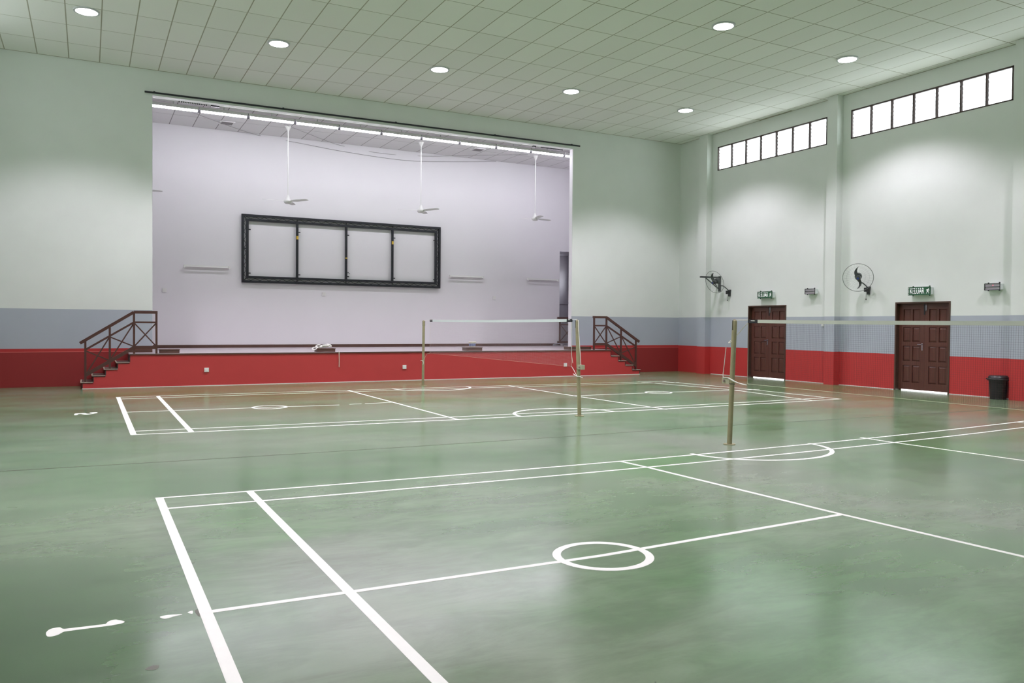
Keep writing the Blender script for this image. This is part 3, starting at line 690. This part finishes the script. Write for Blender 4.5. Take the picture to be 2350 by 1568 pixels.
# unlit wall battens and sockets on the stage back wall
def make_batten(x, z, label):
    o = thing('wall_light', (x, YSB, z), label, 'tube light', 'unlit battens on the stage back wall')
    MB().box(x-0.60, x+0.60, YSB-0.06, YSB, z, z+0.05).build('batten', M_PLASTIC, o)
    for e in (-0.598, 0.598): MB().box(x+e-0.022, x+e+0.022, YSB-0.13, YSB-0.05, z-0.035, z+0.03).build('end_holder', M_PLASTIC, o)
    MB().tube([(x-0.575, YSB-0.10, z-0.005), (x+0.575, YSB-0.10, z-0.005)], 0.018, 10).build('tube', M_PLASTIC, o, True)
    return o
bt = make_batten(2.48, 3.05, 'white unlit tube light on the stage wall, left of the black frame')
dup(bt, (10.53, YSB, 3.05), 'white unlit tube light on the stage wall, just right of the black frame')
dup(bt, (13.42, YSB, 3.045), 'white unlit tube light on the stage wall, beside the grey doorway')
def make_socket(x, y, z, label, group, nrm='-y', s=0.075, m=None):
    o = thing('wall_socket', (x, y, z), label, 'socket', group)
    if nrm == '-y':
        MB().box(x-s, x+s, y-0.022, y, z-s, z+s).build('cover_plate', m or M_PLASTIC, o)
        MB().box(x-s*0.55, x+s*0.55, y-0.027, y-0.022, z-s*0.5, z+s*0.45).build('socket_face', M_PLASTIC, o)
    else:
        MB().box(x-0.03, x, y-s, y+s, z-s, z+s).build('cover_plate', m or M_PLASTIC, o)
        MB().box(x-0.038, x-0.03, y-s*0.4, y+s*0.4, z-s*0.45, z+s*0.45).build('rocker', M_PLASTIC, o)
    return o
sk = make_socket(1.371, YSB, 2.37, 'small white socket on the stage wall below the leftmost unlit tube', 'sockets on the stage back wall', s=0.055)
dup(sk, (5.817, YSB, 2.372), 'small white socket on the stage wall under the black frame')
dup(sk, (11.574, YSB, 2.395), 'small white socket on the stage wall between the two right-hand unlit tubes')
sk = make_socket(1.955, YF, 0.374, 'white socket on the red stage front nearest the left steps', 'sockets on the red stage front', s=0.05)
dup(sk, (6.85, YF, 0.358), 'white socket on the red stage front left of the far net post')
dup(sk, (11.792, YF, 0.335), 'white socket on the red stage front left of the middle net post')
o = make_socket(XR, 7.66, 1.575, 'small white switch on the grey wall band beside the pilaster between the doors', 'wall switches', '-x', s=0.06)
o.name = 'wall_switch'; o['category'] = 'switch'

# cables drooping along the stage ceiling and wall
def cable(pts, r, label, m, name='cable', n=6, sub=6):
    P = [Vector(p) for p in pts]; out = []
    for i in range(len(P)-1):
        p0, p1, p2, p3 = P[max(i-1,0)], P[i], P[i+1], P[min(i+2, len(P)-1)]
        for k in range(sub):
            t = k/sub; out.append(0.5*((2*p1)+(p2-p0)*t+(2*p0-5*p1+4*p2-p3)*t*t+(3*p1-p0-3*p2+p3)*t**3))
    out.append(P[-1]); b = MB().tube(out, r, n)
    if label is None: return b
    return tag(b.build(name, m, smooth=True), label, 'cable')
cable([(1.45,14.7,6.95),(2.6,15.8,6.93),(3.85,16.87,6.93),(5.0,16.88,6.84),(6.5,16.88,6.72),(8.4,16.88,6.66),(10.0,16.88,6.78),(11.6,16.88,6.95)], 0.007, 'thin grey cable drooping along the top of the stage wall, starting at far left', M_DARKCABLE)
cable([(3.9,14.9,6.95),(5.1,16.0,6.94),(6.3,16.87,6.90),(7.6,16.88,6.80),(9.0,16.88,6.86),(10.6,16.3,6.94),(12.0,15.4,6.95)], 0.006, 'thin grey cable crossing the stage ceiling behind the middle fans', M_DARKCABLE)

# ------------------------------------------------------------------ railings
def railing(name_label, y, hand, mids, lows, posts, braces, endcap=None):
    x0 = posts[0][0]; o = thing('stair_railing', (x0, y, posts[0][1]), name_label, 'railing')
    for a, c in zip(hand, hand[1:]): MB().bar((a[0],y,a[1]), (c[0],y,c[1]), 0.06, 0.065).build('handrail', M_BROWN, o)
    for a, c in zip(mids, mids[1:]): MB().bar((a[0],y,a[1]), (c[0],y,c[1]), 0.04, 0.042).build('middle_rail', M_BROWN, o)
    for a, c in zip(lows, lows[1:]): MB().bar((a[0],y,a[1]), (c[0],y,c[1]), 0.05, 0.075).build('bottom_rail', M_BROWN, o)
    for x, z0, z1 in posts: MB().box(x-0.022, x+0.022, y-0.022, y+0.022, z0, z1).build('post', M_BROWN, o)
    for i, (a, c) in enumerate(braces): MB().bar((a[0],y+(0.008 if i % 2 else -0.008),a[1]), (c[0],y+(0.008 if i % 2 else -0.008),c[1]), 0.014, 0.028).build('brace', M_BROWN, o)
    return o
railing('brown timber railing with crossed braces on the left stage steps', 12.70,
        [(-0.66,1.005),(0.417,1.705),(0.905,1.705)], [(-0.555,0.862),(0.417,1.475),(0.882,1.475)],
        [(-0.555,0.30),(0.417,0.905),(0.882,0.905)],
        [(-0.555,SZ[0],1.05),(-0.073,SZ[2],1.37),(0.417,ZS,1.69),(0.882,ZS,1.69)],
        [((-0.54,0.835),(-0.085,0.62)),((-0.52,0.36),(-0.085,1.13)),((-0.06,1.14),(0.40,0.935)),((-0.05,0.66),(0.40,1.43)),((0.43,1.45),(0.868,0.94)),((0.43,0.94),(0.868,1.45))])
railing('brown timber railing with crossed braces on the right stage steps', 12.70,
        [(12.775,1.735),(13.245,1.735),(14.46,1.0)], [(12.81,1.482),(13.25,1.482),(13.786,1.178),(14.342,0.86)],
        [(12.81,0.93),(13.25,0.93),(13.79,0.60),(14.342,0.262)],
        [(12.808,ZS,1.72),(13.25,ZS,1.72),(13.786,SZ[2],1.39),(14.342,SZ[0],1.07)],
        [((12.83,1.45),(13.23,0.96)),((12.83,0.96),(13.23,1.45)),((13.27,1.45),(13.77,0.65)),((13.27,0.96),(13.77,1.15)),((13.81,1.14),(14.32,0.32)),((13.81,0.66),(14.32,0.83))])
railing('short brown railing across the grey doorway at the back of the stage', 16.70,
        [(13.94,1.735),(15.1,1.735)], [(14.03,1.51),(15.1,1.51)], [(13.95,0.90),(15.1,0.90)],
        [(14.035,ZS,1.70),(14.62,ZS,1.70),(15.06,ZS,1.70)], [((14.06,1.49),(14.60,0.93)),((14.06,0.93),(14.60,1.49))])

# boxes and small things on the stage edge -----------------------------------
def stage_box(x0, x1, label):
    o = thing('wooden_box', ((x0+x1)/2, 12.95, ZS), label, 'box', 'low wooden boxes along the stage edge')
    MB().box(x0+0.01, x1-0.01, 12.80, 13.08, ZS, ZS+0.072).build('body', M_WOOD, o)
    MB().box(x0, x1, 12.79, 13.09, ZS+0.072, ZS+0.088).build('lid', M_WOOD, o)
    return o
stage_box(0.95, 1.39, 'low brown wooden box on the stage edge beside the left railing')
stage_box(4.58, 5.06, 'low brown wooden box on the stage edge under the white rope')
stage_box(8.69, 9.19, 'low brown wooden box on the stage edge under the paint pail')
stage_box(11.99, 12.79, 'long low brown wooden box on the stage edge beside the right railing')
zt = ZS+0.088
o = thing('paint_pail', (8.94, 12.94, zt), 'small white printed pail with a cream lid on a wooden box', 'bucket')
MB().lathe([(0.085,0),(0.09,0.01),(0.098,0.13),(0.098,0.135)], (8.94,12.94,zt), 24).build('body', M_PAIL, o, True)
MB().lathe([(0.089,0.022),(0.0905,0.022),(0.0975,0.105),(0.096,0.105)], (8.94,12.94,zt), 24).build('printed_band', M_PAILBLUE, o, True, label='blue printed band')
MB().lathe([(0.1,0.130),(0.106,0.132),(0.106,0.152),(0.09,0.158),(0.004,0.158)], (8.94,12.94,zt), 24).build('lid', M_ROPE, o, True)
rp = []
random.seed(11)
for i in range(46):
    t = i/45; rp.append((4.60+0.36*(0.5+0.5*math.sin(t*17+0.4))+random.uniform(-0.03, 0.03)-0.06*(t < 0.1), 12.94+0.09*math.cos(t*23)+random.uniform(-0.02, 0.02), zt+0.016+0.085*abs(math.sin(t*9.5))*(0.6+0.4*random.random())))
b = cable(rp, 0.0135, None, None, sub=4, n=7)
b2 = cable([(4.62,12.9,zt+0.02),(4.52,12.86,zt+0.03),(4.47,12.82,zt-0.01),(4.50,12.785,zt-0.035),(4.56,12.79,zt-0.01),(4.60,12.84,zt+0.02)], 0.012, None, None, n=7)
b.add(b2.v, b2.f); tag(b.build('rope_bundle', M_ROPEW, smooth=True, origin=(4.8,12.94,zt)), 'tangled bundle of white rope on a wooden box on the stage edge', 'rope')
tag(cable([(5.105,12.70,ZS+0.006),(5.105,12.648,ZS+0.0),(5.105,12.643,0.70),(5.108,12.644,0.55),(5.106,12.644,0.385)], 0.009, None, None).build('hanging_cord', M_ROPE, smooth=True), 'short pale cord hanging down the red stage front', 'rope')
b = cable([(13.55,16.35,ZS+0.012),(13.7,16.42,ZS+0.06),(13.85,16.36,ZS+0.085),(13.95,16.45,ZS+0.03),(13.78,16.5,ZS+0.02),(13.62,16.45,ZS+0.05),(13.78,16.38,ZS+0.10),(14.02,16.42,ZS+0.07),(14.05,16.5,ZS+0.012)], 0.010, None, None)
tag(b.build('cable_coil', M_GREYCABLE, smooth=True), 'loose grey cable on the stage floor by the back doorway railing', 'cable')

# ------------------------------------------------------------------ net posts
def net_post(base, top, label, blockside, group='badminton net posts'):
    bx, by = base; tx, ty = top; H = 1.575
    o = thing('net_post', (bx, by, 0), label, 'post', group)
    MB().tube([(bx,by,0.008),(tx,ty,H-0.03),(tx,ty,H-0.012),(tx,ty,H)], [0.031,0.031,0.027,0.014], 18).build('pole', M_POST, o, True)
    MB().lathe([(0.075,0),(0.075,0.008),(0.002,0.008)], (bx,by,0), 20).build('base_plate', M_POST, o)
    MB().box(tx-0.033, tx+0.033, ty-0.006, ty+0.006, H-0.13, H-0.01).build('pulley_slot', M_POSTDARK, o, label='dark slot with pulley at the top')
    MB().tube([(tx-0.012,ty,H-0.012),(tx+0.012,ty,H-0.012)], 0.016, 12).build('pulley', M_POSTDARK, o)
    if blockside:
        f = 0.80/H; cx, cy = bx+(tx-bx)*f, by+(ty-by)*f; s = blockside
        cb = MB().box(cx-0.03, cx+0.03, cy+s*0.02, cy+s*0.15, 0.765, 0.84).build('cleat_block', M_BLOCK, o)
        MB().tube([(cx-0.035,cy+s*0.1,0.80),(cx-0.05,cy+s*0.1,0.80)], 0.014, 10).build('cleat_bolt', M_STEEL, cb)
        MB().tube([(cx+0.035*math.cos(a), cy+0.035*math.sin(a), 0.76+0.01*math.sin(a*0.5)) for a in [2*PI*k/16 for k in range(16)]], 0.004, 5, True).build('strap', M_POSTDARK, o)
    return o
P1B, P1T = (6.66, 0.31), (6.65, 0.237); P2B, P2T = (6.63, 3.775), (6.645, 3.895); P3B, P3T = (6.62, 10.74), (6.64, 10.76)
net_post(P1B, P1T, 'nearest net post, pale steel pole in front of the left brown door', 1)
net_post(P2B, P2T, 'middle net post, pale steel pole in front of the red stage at right', -1)
net_post(P3B, P3T, 'farthest net post, thin pale steel pole close to the red stage front', 0)
MB_P4 = net_post((6.66, -6.6), (6.66, -6.6), 'net post beyond the right edge of the picture', 0)

def make_net(ya, yb, x, zt, zb, mtw, mtape, label, tape_h, sag, wire):
    o = thing('badminton_net', (x, (ya+yb)/2, zb), label, 'net')
    def zs(y): t = (y-ya)/(yb-ya); return zt-sag*4*t*(1-t)
    N = 24
    def strip(name, m, z_hi, z_lo, th, y0, y1, lab=None):
        vs = []; fs = []
        for i in range(N+1):
            y = y0+(y1-y0)*i/N; s = zs(y)-zt
            vs += [(x-th,y,z_hi+s),(x+th,y,z_hi+s),(x+th,y,z_lo+s),(x-th,y,z_lo+s)]
        fs = [(0,1,2,3),(4*N+3,4*N+2,4*N+1,4*N)]
        for i in range(N):
            for k in range(4): k2 = (k+1) % 4; fs.append((4*i+k,4*i+k2,4*i+4+k2,4*i+4+k))
        return MB().add(vs, fs).build(name, m, o, label=lab)
    strip('top_tape', mtape, zt, zt-tape_h, 0.006, ya+0.16, yb-0.16)
    strip('end_patch', M_BLACK, zt+0.001, zt-tape_h-0.004, 0.008, ya, ya+0.16, 'black end patch with pale marks')
    strip('end_patch', M_BLACK, zt+0.001, zt-tape_h-0.004, 0.008, yb-0.16, yb, 'black end patch with pale marks')
    for y0 in (ya+0.05, yb-0.11): MB().box(x-0.0095, x+0.0095, y0, y0+0.06, zt-0.017, zt-0.008).build('patch_mark', M_PLASTIC, o)
    # twine, 20 mm mesh
    tw = MB(); r = wire
    nv = int((yb-ya)/0.021)
    for i in range(nv+1):
        y = ya+(yb-ya)*i/nv; z1 = zs(y)-tape_h
        tw.add([(x-r,y-r,zb),(x+r,y-r,zb),(x+r,y+r,zb),(x-r,y+r,zb),(x-r,y-r,z1),(x+r,y-r,z1),(x+r,y+r,z1),(x-r,y+r,z1)], [(0,1,5,4),(1,2,6,5),(2,3,7,6),(3,0,4,7)])
    nh = int((zt-tape_h-zb)/0.021)
    for j in range(nh+1):
        f = j/nh
        for i in range(12):
            y0 = ya+(yb-ya)*i/12; y1 = ya+(yb-ya)*(i+1)/12; z0 = zb+(zs(y0)-tape_h-zb)*f; z1 = zb+(zs(y1)-tape_h-zb)*f
            tw.add([(x-r,y0,z0-r),(x+r,y0,z0-r),(x+r,y0,z0+r),(x-r,y0,z0+r),(x-r,y1,z1-r),(x+r,y1,z1-r),(x+r,y1,z1+r),(x-r,y1,z1+r)], [(0,1,5,4),(1,2,6,5),(2,3,7,6),(3,0,4,7)])
    tw.build('mesh_twine', mtw, o, stuff=True)
    MB().tube([(x,ya+(yb-ya)*i/12,zb) for i in range(13)], 0.0009 if sag < 0.015 else 0.0018, 5).build('bottom_cord', M_ROPE, o)
    for y in (ya, yb): MB().tube([(x,y,zb),(x,y,zs(y)-tape_h)], 0.0018, 5).build('side_cord', M_ROPE, o)
    return o
n1 = make_net(-6.4, 0.0, 6.65, 1.573, 0.785, M_NETDARK, M_TAPE1, 'brown badminton net with worn white tape in front of the two brown doors', 0.040, 0.018, 0.00042)
MB().tube([(6.65,0.0,1.568),(6.65,0.225,1.568)], 0.004, 6).build('top_cord', M_ROPE, n1)
MB().tube([(6.65,-6.4,1.568),(6.66,-6.6,1.568)], 0.004, 6).build('top_cord', M_ROPE, n1)
n2 = make_net(4.03, 10.33, 6.63, 1.592, 0.80, M_NETPALE, M_TAPE2, 'pale badminton net with white tape stretched in front of the stage', 0.046, 0.012, 0.00028)
MB().tube([(6.63,4.03,1.585),(6.64,3.88,1.582)], 0.004, 6).build('top_cord', M_ROPEW, n2)
MB().tube([(6.63,10.33,1.585),(6.64,10.76,1.57)], 0.003, 6).build('top_cord', M_ROPEW, n2)
MB().tube([(6.63,4.05,1.55),(6.625,4.02,1.3),(6.62,4.02,1.0),(6.62,3.98,0.86)], 0.004, 6).build('hanging_cord', M_ROPEW, n2)
MB().tube([(6.63,4.03,0.80),(6.62,3.94,0.74),(6.59,3.80,0.655)], 0.0045, 6).build('tie_cord', M_ROPEW, n2)
MB().tube([(6.63,10.33,0.80),(6.62,10.5,0.78),(6.6,10.70,0.585)], 0.003, 6).build('tie_cord', M_ROPE, n2)
# ropes wound on the posts
tag(cable([(6.62,0.245,1.30),(6.61,0.29,1.28),(6.65,0.32,1.30),(6.69,0.27,1.345),(6.66,0.19,1.39),(6.65,0.0,1.535),(6.642,-0.12,1.558)], 0.004, None, None).build('tie_rope', M_ROPE, smooth=True), 'cream rope tied from the nearest net post to its net corner', 'rope')
tag(cable([(6.61,0.34,1.22),(6.62,0.38,1.0),(6.625,0.405,0.86),(6.615,0.36,0.845),(6.612,0.30,0.842),(6.61,0.18,0.80),(6.61,-0.03,0.775),(6.60,0.10,0.79),(6.605,0.26,0.835)], 0.005, None, None).build('tie_rope', M_ROPEW, smooth=True), 'white rope looped over the cleat block of the nearest net post', 'rope')
tag(cable([(6.645,3.86,1.57),(6.615,3.80,1.40),(6.605,3.74,1.10),(6.60,3.71,0.92),(6.60,3.70,0.845)], 0.005, None, None).build('tie_rope', M_ROPEW, smooth=True), 'white rope down the middle net post to its cleat block', 'rope')
tag(cable([(6.58,3.90,0.685),(6.59,3.83,0.66),(6.585,3.79,0.652),(6.60,3.74,0.652),(6.61,3.66,0.635)], 0.006, None, None).build('tie_rope', M_ROPEW, smooth=True), 'short white rope tied low around the middle net post', 'rope')
tag(cable([(6.585,10.80,0.60),(6.585,10.74,0.615),(6.60,10.68,0.59),(6.60,10.66,0.55),(6.60,10.69,0.52)], 0.006, None, None).build('tie_rope', M_ROPEW, smooth=True), 'short white rope tied around the farthest net post', 'rope')

# ------------------------------------------------------------------ wall fans
def wall_fan(c, nrm, plate, label, blade_rot):
    c = Vector(c); R3 = framed(nrm); nv = Vector(nrm).normalized()
    def W(x, y, z): return c+R3 @ Vector((x, y, z))
    o = thing('wall_fan', tuple(plate), label, 'wall fan', 'black wall fans on the right wall')
    R = 0.35
    MB().tube([W(R*math.cos(2*PI*k/48), R*math.sin(2*PI*k/48), 0) for k in range(48)], 0.0065, 8, True).build('rim', M_WIRE, o, True)
    for sgn, nm in ((1, 'front_grille'), (-1, 'rear_grille')):
        g = MB()
        for k in range(28):
            a = 2*PI*(k+(0.5 if sgn < 0 else 0))/28; ca, sa = math.cos(a), math.sin(a)
            g.tube([W(ca*R, sa*R, 0), W(ca*R*0.86, sa*R*0.86, sgn*0.05), W(ca*R*0.5, sa*R*0.5, sgn*0.085), W(ca*0.05, sa*0.05, sgn*0.095)], 0.0006, 4)
        for rr, zz in ((0.05, 0.095), (0.17, 0.086), (0.26, 0.066)):
            g.tube([W(rr*math.cos(2*PI*k/32), rr*math.sin(2*PI*k/32), sgn*zz) for k in range(32)], 0.0007, 4, True)
        g.build(nm, M_WIRE, o)
    disc = MB().lathe([(0.004,0.098),(0.040,0.098),(0.044,0.09),(0.044,0.084)], c, 20, R3); disc = disc.build('badge_disc', M_FANGREY, o, True)
    MB().lathe([(0.004,0.102),(0.024,0.102),(0.026,0.097)], c, 16, R3).build('badge', M_BLUE, disc, True, label='round blue badge')
    MB().lathe([(0.004,0.05),(0.055,0.045),(0.065,0.0),(0.06,-0.02),(0.004,-0.02)], c, 20, R3).build('hub', M_FANGREY, o, True)
    MB().lathe([(0.03,-0.06),(0.075,-0.07),(0.085,-0.10),(0.08,-0.19),(0.05,-0.22),(0.004,-0.22)], c, 20, R3).build('motor', M_FANGREY, o, True)
    outer = [(-0.055,0.02),(-0.088,0.10),(-0.093,0.14),(-0.08,0.19),(-0.042,0.25),(0.0,0.285)]
    inner = [(0.006,0.280),(-0.022,0.23),(-0.032,0.18),(-0.025,0.13),(0.0,0.095),(0.035,0.055)]
    for br in (0, PI):
        a0 = blade_rot+br; ca, sa = math.cos(a0), math.sin(a0); vs = []
        for (ox, oy), (ix, iy) in zip(outer, reversed(inner)):
            for (x_, y_), dz in (((ox, oy), 0.03), ((ix, iy), -0.012)):
                vs.append((ca*x_-sa*y_, sa*x_+ca*y_, dz))
        n = len(vs); V = [W(*v) for v in vs]+[W(v[0], v[1], v[2]-0.005) for v in vs]; fs = []
        for i in range(n//2-1): fs += [(2*i,2*i+1,2*i+3,2*i+2),(n+2*i+2,n+2*i+3,n+2*i+1,n+2*i),(2*i,2*i+2,n+2*i+2,n+2*i),(2*i+1,n+2*i+1,n+2*i+3,2*i+3)]
        fs += [(0,n,n+1,1),(n-2,n-1,2*n-1,2*n-2)]
        MB().add(V, fs).build('blade', M_FANGREY, o)
    p = Vector(plate); back_c = W(0, 0, -0.15); el = Vector((p.x-0.20, back_c.y*0.35+p.y*0.65, back_c.z-0.17))
    arm = cable([tuple(back_c), tuple((back_c+el)/2+Vector((0.0,0,-0.06))), tuple(el), (p.x-0.10, p.y, p.z+0.10), (p.x-0.05, p.y, p.z+0.0)], 0.014, None, None, n=8)
    arm.build('arm', M_FANGREY, o, True)
    MB().prism([(p.x-0.05,p.y-0.05,p.z+0.10),(p.x-0.05,p.y+0.05,p.z+0.10),(p.x-0.05,p.y+0.03,p.z-0.10),(p.x-0.05,p.y-0.03,p.z-0.10)], (0.05,0,0)).build('wall_plate', M_FANGREY, o)
    sb = MB().box(p.x-0.13, p.x-0.05, p.y-0.05, p.y+0.05, p.z-0.03, p.z+0.07).build('switch_box', M_BLACKP, o)
    MB().tube([(p.x-0.11,p.y,p.z-0.03),(p.x-0.11,p.y,p.z-0.20)], 0.003, 5).lathe([(0.003,0),(0.012,0.008),(0.012,0.03),(0.003,0.04)], (p.x-0.11,p.y,p.z-0.24), 10).build('pull_cord', M_BLACKP, sb)
    return o
wall_fan((16.32, 6.29, 2.72), (-0.80,-0.58,-0.30), (XR, 6.28, 2.41), 'black wall fan facing the camera, between the two exit signs', -0.05)
wall_fan((16.30, 11.42, 2.83), (-1.0,-0.10,-0.36), (XR, 11.20, 2.50), 'black wall fan turned sideways, left of the left door', -0.08)
o = thing('wall_bracket', (XR, 11.64, 2.90), 'dark steel bracket arm sticking out from the wall behind the left fan', 'bracket')
MB().bar((XR,11.66,2.99),(15.95,11.66,2.985),0.05,0.05).build('arm', M_FANGREY, o)
MB().bar((16.15,11.66,2.97),(XR-0.01,11.66,2.62),0.025,0.025).build('brace', M_FANGREY, o)
MB().box(XR-0.012, XR, 11.60, 11.72, 2.56, 3.03).build('wall_plate', M_FANGREY, o)

# ------------------------------------------------------------------ exit signs, emergency lights
def text_mb(body, size, origin, xax, yax, depth, fit):
    cu = bpy.data.curves.new('txt', 'FONT'); cu.body = body; cu.size = size; cu.extrude = depth; cu.align_x = 'CENTER'; cu.align_y = 'CENTER'; cu.offset = 0.0035
    ob = bpy.data.objects.new('txt', cu); COL.objects.link(ob)
    dg = bpy.context.evaluated_depsgraph_get(); me = bpy.data.meshes.new_from_object(ob.evaluated_get(dg))
    X, Y = Vector(xax), Vector(yax); Z = X.cross(Y); o = Vector(origin)
    fx = fit/max(1e-6, max(v.co.x for v in me.vertices)-min(v.co.x for v in me.vertices))
    for v in me.vertices: v.co.x *= fx
    b = MB().add([o+X*v.co.x+Y*v.co.y+Z*v.co.z for v in me.vertices], [tuple(p.vertices) for p in me.polygons])
    bpy.data.objects.remove(ob); bpy.data.curves.remove(cu); bpy.data.meshes.remove(me)
    return b
def exit_sign(y, z, label):
    w2, h2 = 0.275, 0.090; xf = XR-0.12
    o = thing('exit_sign', (XR, y, z-h2), label, 'exit sign', 'green exit signs over the doors')
    MB().box(xf+0.01, XR, y-w2+0.01, y+w2-0.01, z-h2+0.008, z+h2-0.008).build('housing', M_SIGNBOX, o)
    fp = MB().box(xf, xf+0.01, y-w2, y+w2, z-h2, z+h2).build('face_panel', M_SIGNG, o, label='green face with white letters')
    text_mb('KELUAR', 0.185, (xf-0.002, y+0.068, z), (0,-1,0), (0,0,1), 0.002, 0.365).build('lettering', M_SIGNW, fp, label='white letters KELUAR')
    m = MB(); py = y-0.205
    def q(pts): m.prism([(xf-0.004, py-a, z+c) for a, c in pts], (0.003,0,0))
    q([(0.012,0.062),(0.030,0.062),(0.030,0.044),(0.012,0.044)]); q([(-0.010,0.040),(0.022,0.040),(0.014,-0.005),(-0.014,-0.005)])
    q([(-0.012,0.040),(-0.040,0.018),(-0.032,0.008),(-0.008,0.026)]); q([(0.020,0.036),(0.044,0.014),(0.036,0.006),(0.014,0.022)])
    q([(-0.014,-0.004),(-0.044,-0.058),(-0.030,-0.062),(0.0,-0.008)]); q([(0.0,-0.006),(0.036,-0.030),(0.030,-0.062),(0.018,-0.060),(0.020,-0.034),(-0.008,-0.02)])
    m.build('pictogram', M_SIGNW, fp, label='white running figure')
    g = MB(); xc = xf-0.025
    for zz in (z+h2+0.002, z+0.038, z-0.044, z-h2-0.002): g.bar((xc,y-w2-0.003,zz),(xc,y+w2+0.003,zz),0.006,0.010)
    for yy in (y+w2, y-w2, y+w2*0.55): g.bar((xc,yy,z-h2),(xc,yy,z+h2),0.006,0.010,(0,1,0))
    g.build('guard_bar', M_CAGE, o)
    for yy in (y+w2*0.55, y-w2+0.01):
        for sg in (-1, 1): MB().box(xc-0.006, xc+0.02, yy-0.010, yy+0.010, z+sg*h2, z+sg*(h2+0.028)).build('guard_arm', M_CAGE, o)
    return o
exit_sign(9.655, 2.398, 'green KELUAR exit sign in a guard above the left brown door')
exit_sign(4.815, 2.346, 'green KELUAR exit sign in a guard above the right brown door')
def emergency(y, z, label, led):
    w2, h2 = 0.165, 0.068; xf = XR-0.12
    o = thing('emergency_light', (XR, y, z-h2), label, 'emergency light', 'emergency lights on the right wall')
    MB().box(xf+0.006, XR, y-w2+0.006, y+w2-0.006, z-h2+0.006, z+h2-0.006).build('housing', M_SIGNBOX, o)
    ln = MB().box(xf, xf+0.006, y-w2, y+w2, z-h2, z+h2).build('lens', M_EMG, o)
    g = MB(); xc = xf-0.012
    for zz in (z+h2, z, z-h2): g.bar((xc,y-w2,zz),(xc,y+w2,zz),0.008,0.013)
    for yy in (y+w2, y-w2): g.bar((xc,yy,z-h2),(xc,yy,z+h2),0.008,0.013,(0,1,0))
    g.build('guard_bar', M_CAGEB, o)
    for yy in (y+w2*0.5, y-w2+0.01):
        for sg in (-1, 1): MB().box(xc-0.006, xc+0.02, yy-0.010, yy+0.010, z+sg*h2, z+sg*(h2+0.026)).build('guard_arm', M_CAGEB, o)
    if led: MB().box(xf-0.003, xf, y-0.02, y+0.0, z+0.022, z+0.042).build('indicator', M_RLED, ln, label='small red indicator')
    return o
emergency(8.03, 2.443, 'guarded emergency light between the left exit sign and the pilaster', False)
emergency(3.11, 2.382, 'guarded emergency light at far right, right of the right exit sign', True)

# ------------------------------------------------------------------ bin
bx, by = 16.50, 2.885
o = thing('waste_bin', (bx, by, 0), 'black plastic bin with lid against the red wall right of the right door', 'bin')
MB().lathe([(0.004,0),(0.150,0),(0.152,0.02),(0.180,0.42),(0.178,0.42),(0.15,0.41),(0.004,0.41)], (bx,by,0), 32).build('body', M_BLACKP, o, True)
MB().lathe([(0.180,0.395),(0.205,0.395),(0.208,0.425),(0.196,0.44),(0.176,0.44)], (bx,by,0), 32).build('rim', M_BLACKP, o, True)
MB().lathe([(0.190,0.44),(0.194,0.45),(0.180,0.485),(0.165,0.497),(0.14,0.492),(0.004,0.488)], (bx,by,0), 32).build('lid', M_BLACKP, o, True)
MB().box(bx-0.05, bx+0.05, by+0.19, by+0.235, 0.41, 0.435).build('handle', M_BLACKP, o)
